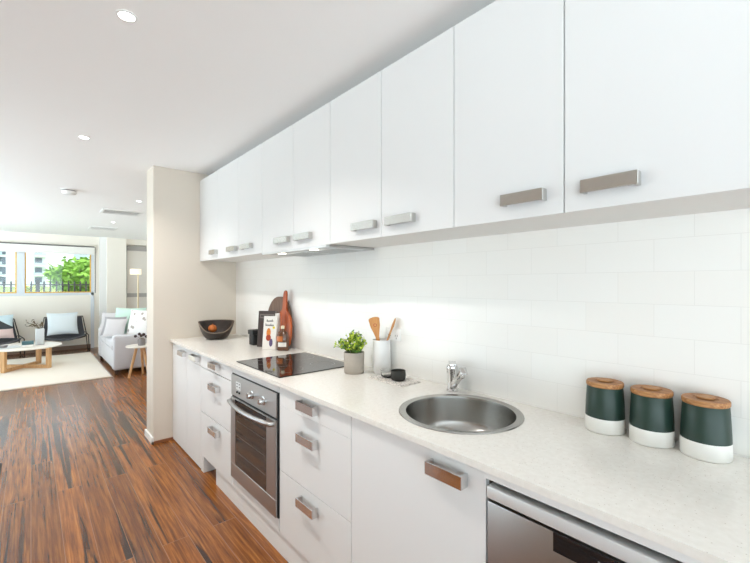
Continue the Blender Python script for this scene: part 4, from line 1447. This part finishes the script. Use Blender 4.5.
ch = sling_chair('charcoal sling chair with black wire frame and pale blue cushion, right of the vase')
ch.location = (0.50, 10.13, 0); ch.rotation_euler = (0, 0, -0.05)
copy_thing(ch, 'charcoal sling chair with the patterned cushion, cut by the left edge of view', (-0.52, 10.1, 0), 0.12)
tag(ob('cushion', pillow(0.50, 0.46, 0.14, pill_mat((0.48, 10.10, 0.60), 0.03, 0.33)), M['bluefab'], smooth=60), 'plain pale blue and white cushion on the sling chair right of the vase', 'cushion', 'cushions on the sling chairs')


def patch_material():
    m = pm('pink_blue_charcoal_patchwork', srgb(226, 200, 196), 0.9)
    nt = m.node_tree
    N, L = nt.nodes.new, nt.links.new
    bs = nt.nodes['Principled BSDF']
    tc = N('ShaderNodeTexCoord'); sp_ = N('ShaderNodeSeparateXYZ')
    L(tc.outputs['Object'], sp_.inputs[0])
    r1 = ramp(nt, [(0.0, srgb(232, 206, 202)), (1.0, srgb(206, 226, 234))]); r1.color_ramp.interpolation = 'CONSTANT'
    r1.color_ramp.elements[1].position = 0.5
    z = N('ShaderNodeMath'); z.operation = 'ADD'; z.inputs[1].default_value = -0.09
    L(sp_.outputs[2], z.inputs[0]); L(z.outputs[0], r1.inputs[0])
    # charcoal triangle: |x - x0| < (z - z0)
    dx = N('ShaderNodeMath'); dx.operation = 'ADD'; dx.inputs[1].default_value = 0.40
    L(sp_.outputs[0], dx.inputs[0])
    lim = N('ShaderNodeMath'); lim.operation = 'MULTIPLY_ADD'; lim.inputs[1].default_value = -1.4; lim.inputs[2].default_value = 0.97
    L(sp_.outputs[2], lim.inputs[0])
    lt = N('ShaderNodeMath'); lt.operation = 'LESS_THAN'
    L(dx.outputs[0], lt.inputs[0]); L(lim.outputs[0], lt.inputs[1])
    gz = N('ShaderNodeMath'); gz.operation = 'GREATER_THAN'; gz.inputs[1].default_value = 0.56
    L(sp_.outputs[2], gz.inputs[0])
    mu = N('ShaderNodeMath'); mu.operation = 'MULTIPLY'
    L(lt.outputs[0], mu.inputs[0]); L(gz.outputs[0], mu.inputs[1])
    mx = N('ShaderNodeMix'); mx.data_type = 'RGBA'
    L(mu.outputs[0], mx.inputs[0]); L(r1.outputs[0], mx.inputs[6]); mx.inputs[7].default_value = srgb(70, 74, 76)
    L(mx.outputs[2], bs.inputs['Base Color'])
    return m


tag(ob('cushion', pillow(0.52, 0.46, 0.15, pill_mat((-0.50, 10.07, 0.60), 0.12, 0.33)), patch_material(), smooth=60), 'pink, blue and charcoal cushion on the sling chair at the left edge of view', 'cushion', 'cushions on the sling chairs')

# ------------------------------------------------------------------ floor lamp behind the sofa
LX, LY = 1.735, 9.75
r = root('floor_lamp', 'slender pale floor lamp with a cream drum shade behind the sofa', 'floor lamp', (LX, LY, 0))
ob('base', MB().lathe([(0, 0.0006), (0.13, 0.0006), (0.13, 0.015), (0.02, 0.022), (0, 0.022)], (LX, LY, 0), 28), M['brass'], r)
ob('pole', MB().tube([(LX, LY, 0.02), (LX, LY, 1.68)], 0.016, 10), M['brass'], r)
ob('lamp_shade', MB().lathe([(0.105, 1.60), (0.104, 1.715), (0.102, 1.715), (0.103, 1.60)], (LX - 0.045, LY, 0), 30, closed=True), M['shade'], r)

# ------------------------------------------------------------------ outdoors through the window
struct('ground', MB().box(-60, 90, YF + 0.3, 230, 0.55, 0.6), M['grass'], smooth=0)
r = root('iron_fence', 'black iron picket fence outside the living room window', 'fence', (0.4, 14, 0.6))
for z in (0.95, 1.36):
    ob('rail', MB().box(-3.0, 3.2, 13.99, 14.01, z, z + 0.03), M['fence'], r, smooth=0)
for k in range(46):
    x = -2.9 + k * 0.132
    big = (k % 9 == 5)
    t = 0.045 if big else 0.02
    b = MB().box(x - t, x + t, 14 - t, 14 + t, 0.6, 1.50 if big else 1.45)
    if not big:
        b.lathe([(0.016, 1.45), (0.0, 1.50)], (x, 14, 0), 6)
    ob('post' if big else 'picket', b, M['fence'], r, smooth=0)


def crown(cx, cy, cz, rx, ry, rz, n, size, seed):
    rd_ = random.Random(seed)
    b = MB()
    blobs = [(rd_.gauss(0, 0.45), rd_.gauss(0, 0.45), rd_.gauss(0, 0.4)) for _ in range(16)]
    for _ in range(n):
        q = rd_.choice(blobs)
        v = Vector((q[0] + rd_.gauss(0, 0.22), q[1] + rd_.gauss(0, 0.22), q[2] + rd_.gauss(0, 0.2)))
        if v.length > 1.05:
            v = v.normalized() * rd_.uniform(0.8, 1.05)
        p = Vector((cx + v.x * rx, cy + v.y * ry, cz + v.z * rz))
        d = Vector((rd_.uniform(-1, 1), rd_.uniform(-1, 1), rd_.uniform(-0.6, 0.6))).normalized()
        s_ = d.cross(Vector((rd_.uniform(-1, 1), rd_.uniform(-1, 1), rd_.uniform(0, 1)))).normalized()
        L_ = size * rd_.uniform(0.6, 1.3)
        b.quad([p, p + d * L_ * 0.5 + s_ * L_ * 0.22, p + d * L_, p + d * L_ * 0.5 - s_ * L_ * 0.22])
    return b


r = root('tree', 'bright green leafy tree beyond the iron fence at the right of the window', 'tree', (1.75, 19, 0.6))
ob('foliage', crown(2.3, 19.0, 1.85, 1.75, 1.3, 0.95, 5200, 0.26, 2), M['treeleaf'], r, smooth=0)
ob('trunk', MB().tube([(2.0, 19, 0.55), (2.05, 19, 1.4), (2.1, 19, 2.2)], 0.09, 8, r1=0.04), M['bark'], r)
G = 'low shrubs behind the iron fence'
for k, (x, y, s_, lab) in enumerate(((-1.5, 15.2, 0.45, 'low yellow-green shrub behind the fence in the left window pane'), (0.15, 15.1, 0.42, 'low yellow-green shrub behind the fence just right of the window post'),
                                     (1.95, 15.2, 0.46, 'low yellow-green shrub behind the fence under the tree'))):
    r = root('shrub', lab, 'shrub', (x, y, 0.6), 0, G)
    ob('foliage', crown(x, y, 0.6 + s_ * 0.75, 0.75, 0.4, s_, 900, 0.12, 20 + k), M['treeleaf2'], r, smooth=0)
    ob('stem', MB().tube([(x, y, 0.55), (x, y, 0.9)], 0.03, 6), M['bark'], r)


def block(label, x0, x1, y, depth, ztop, wins, bals, mat):
    r = root('apartment_building', label, 'building', ((x0 + x1) / 2, y + depth / 2, 0.6))
    ob('walls', MB().box(x0, x1, y, y + depth, 0.6, ztop), mat, r, smooth=0)
    for a, c, z0, z1 in wins:
        ob('window', MB().box(a, c, y - 0.15, y + 0.05, z0, z1), M['bwin'], r, smooth=0)
    for a, c, z0, z1 in bals:
        bl = ob('balcony', MB().box(a, c, y - 1.3, y, z0 - 0.25, z0), mat, r, smooth=0)
        ob('balustrade', MB().box(a, c, y - 1.3, y - 1.2, z0, z1), M['bbal'], bl, smooth=0)
    return r


YB = 165.0
wins, bals = [], []
for k in range(6):
    z = 1.2 + 3.0 * k
    wins += [(-13.0, -5.8, z + 0.2, z + 2.4)]
    bals += [(-13.0, -6.6, z - 0.1, z + 0.9)]
block('white apartment building with dark balconies seen through the left window pane', -30, -2.0, YB, 14, 22, wins, bals, M['render'])
wins, bals = [], []
for k in range(6):
    z = 1.2 + 3.0 * k
    wins += [(0.9, 2.6, z + 0.2, z + 2.3)]
    bals += [(0.8, 3.6, z - 0.1, z + 0.7)]
block('plain white tower with narrow dark windows just right of the window post', 0.2, 10.5, YB - 4, 14, 24, wins, bals, M['render'])
wins, bals = [], []
for k in range(6):
    z = 1.0 + 3.1 * k
    wins += [(11.2, 14.5, z + 0.2, z + 2.5), (16.5, 19.5, z + 0.2, z + 2.5), (21.5, 24.0, z + 0.2, z + 2.5)]
    bals += [(11.0, 20.5, z - 0.1, z + 1.0)]
block('pale blue-grey apartment building with balconies behind the green tree', 10.8, 26.0, YB + 2, 14, 20, wins, bals, M['render2'])
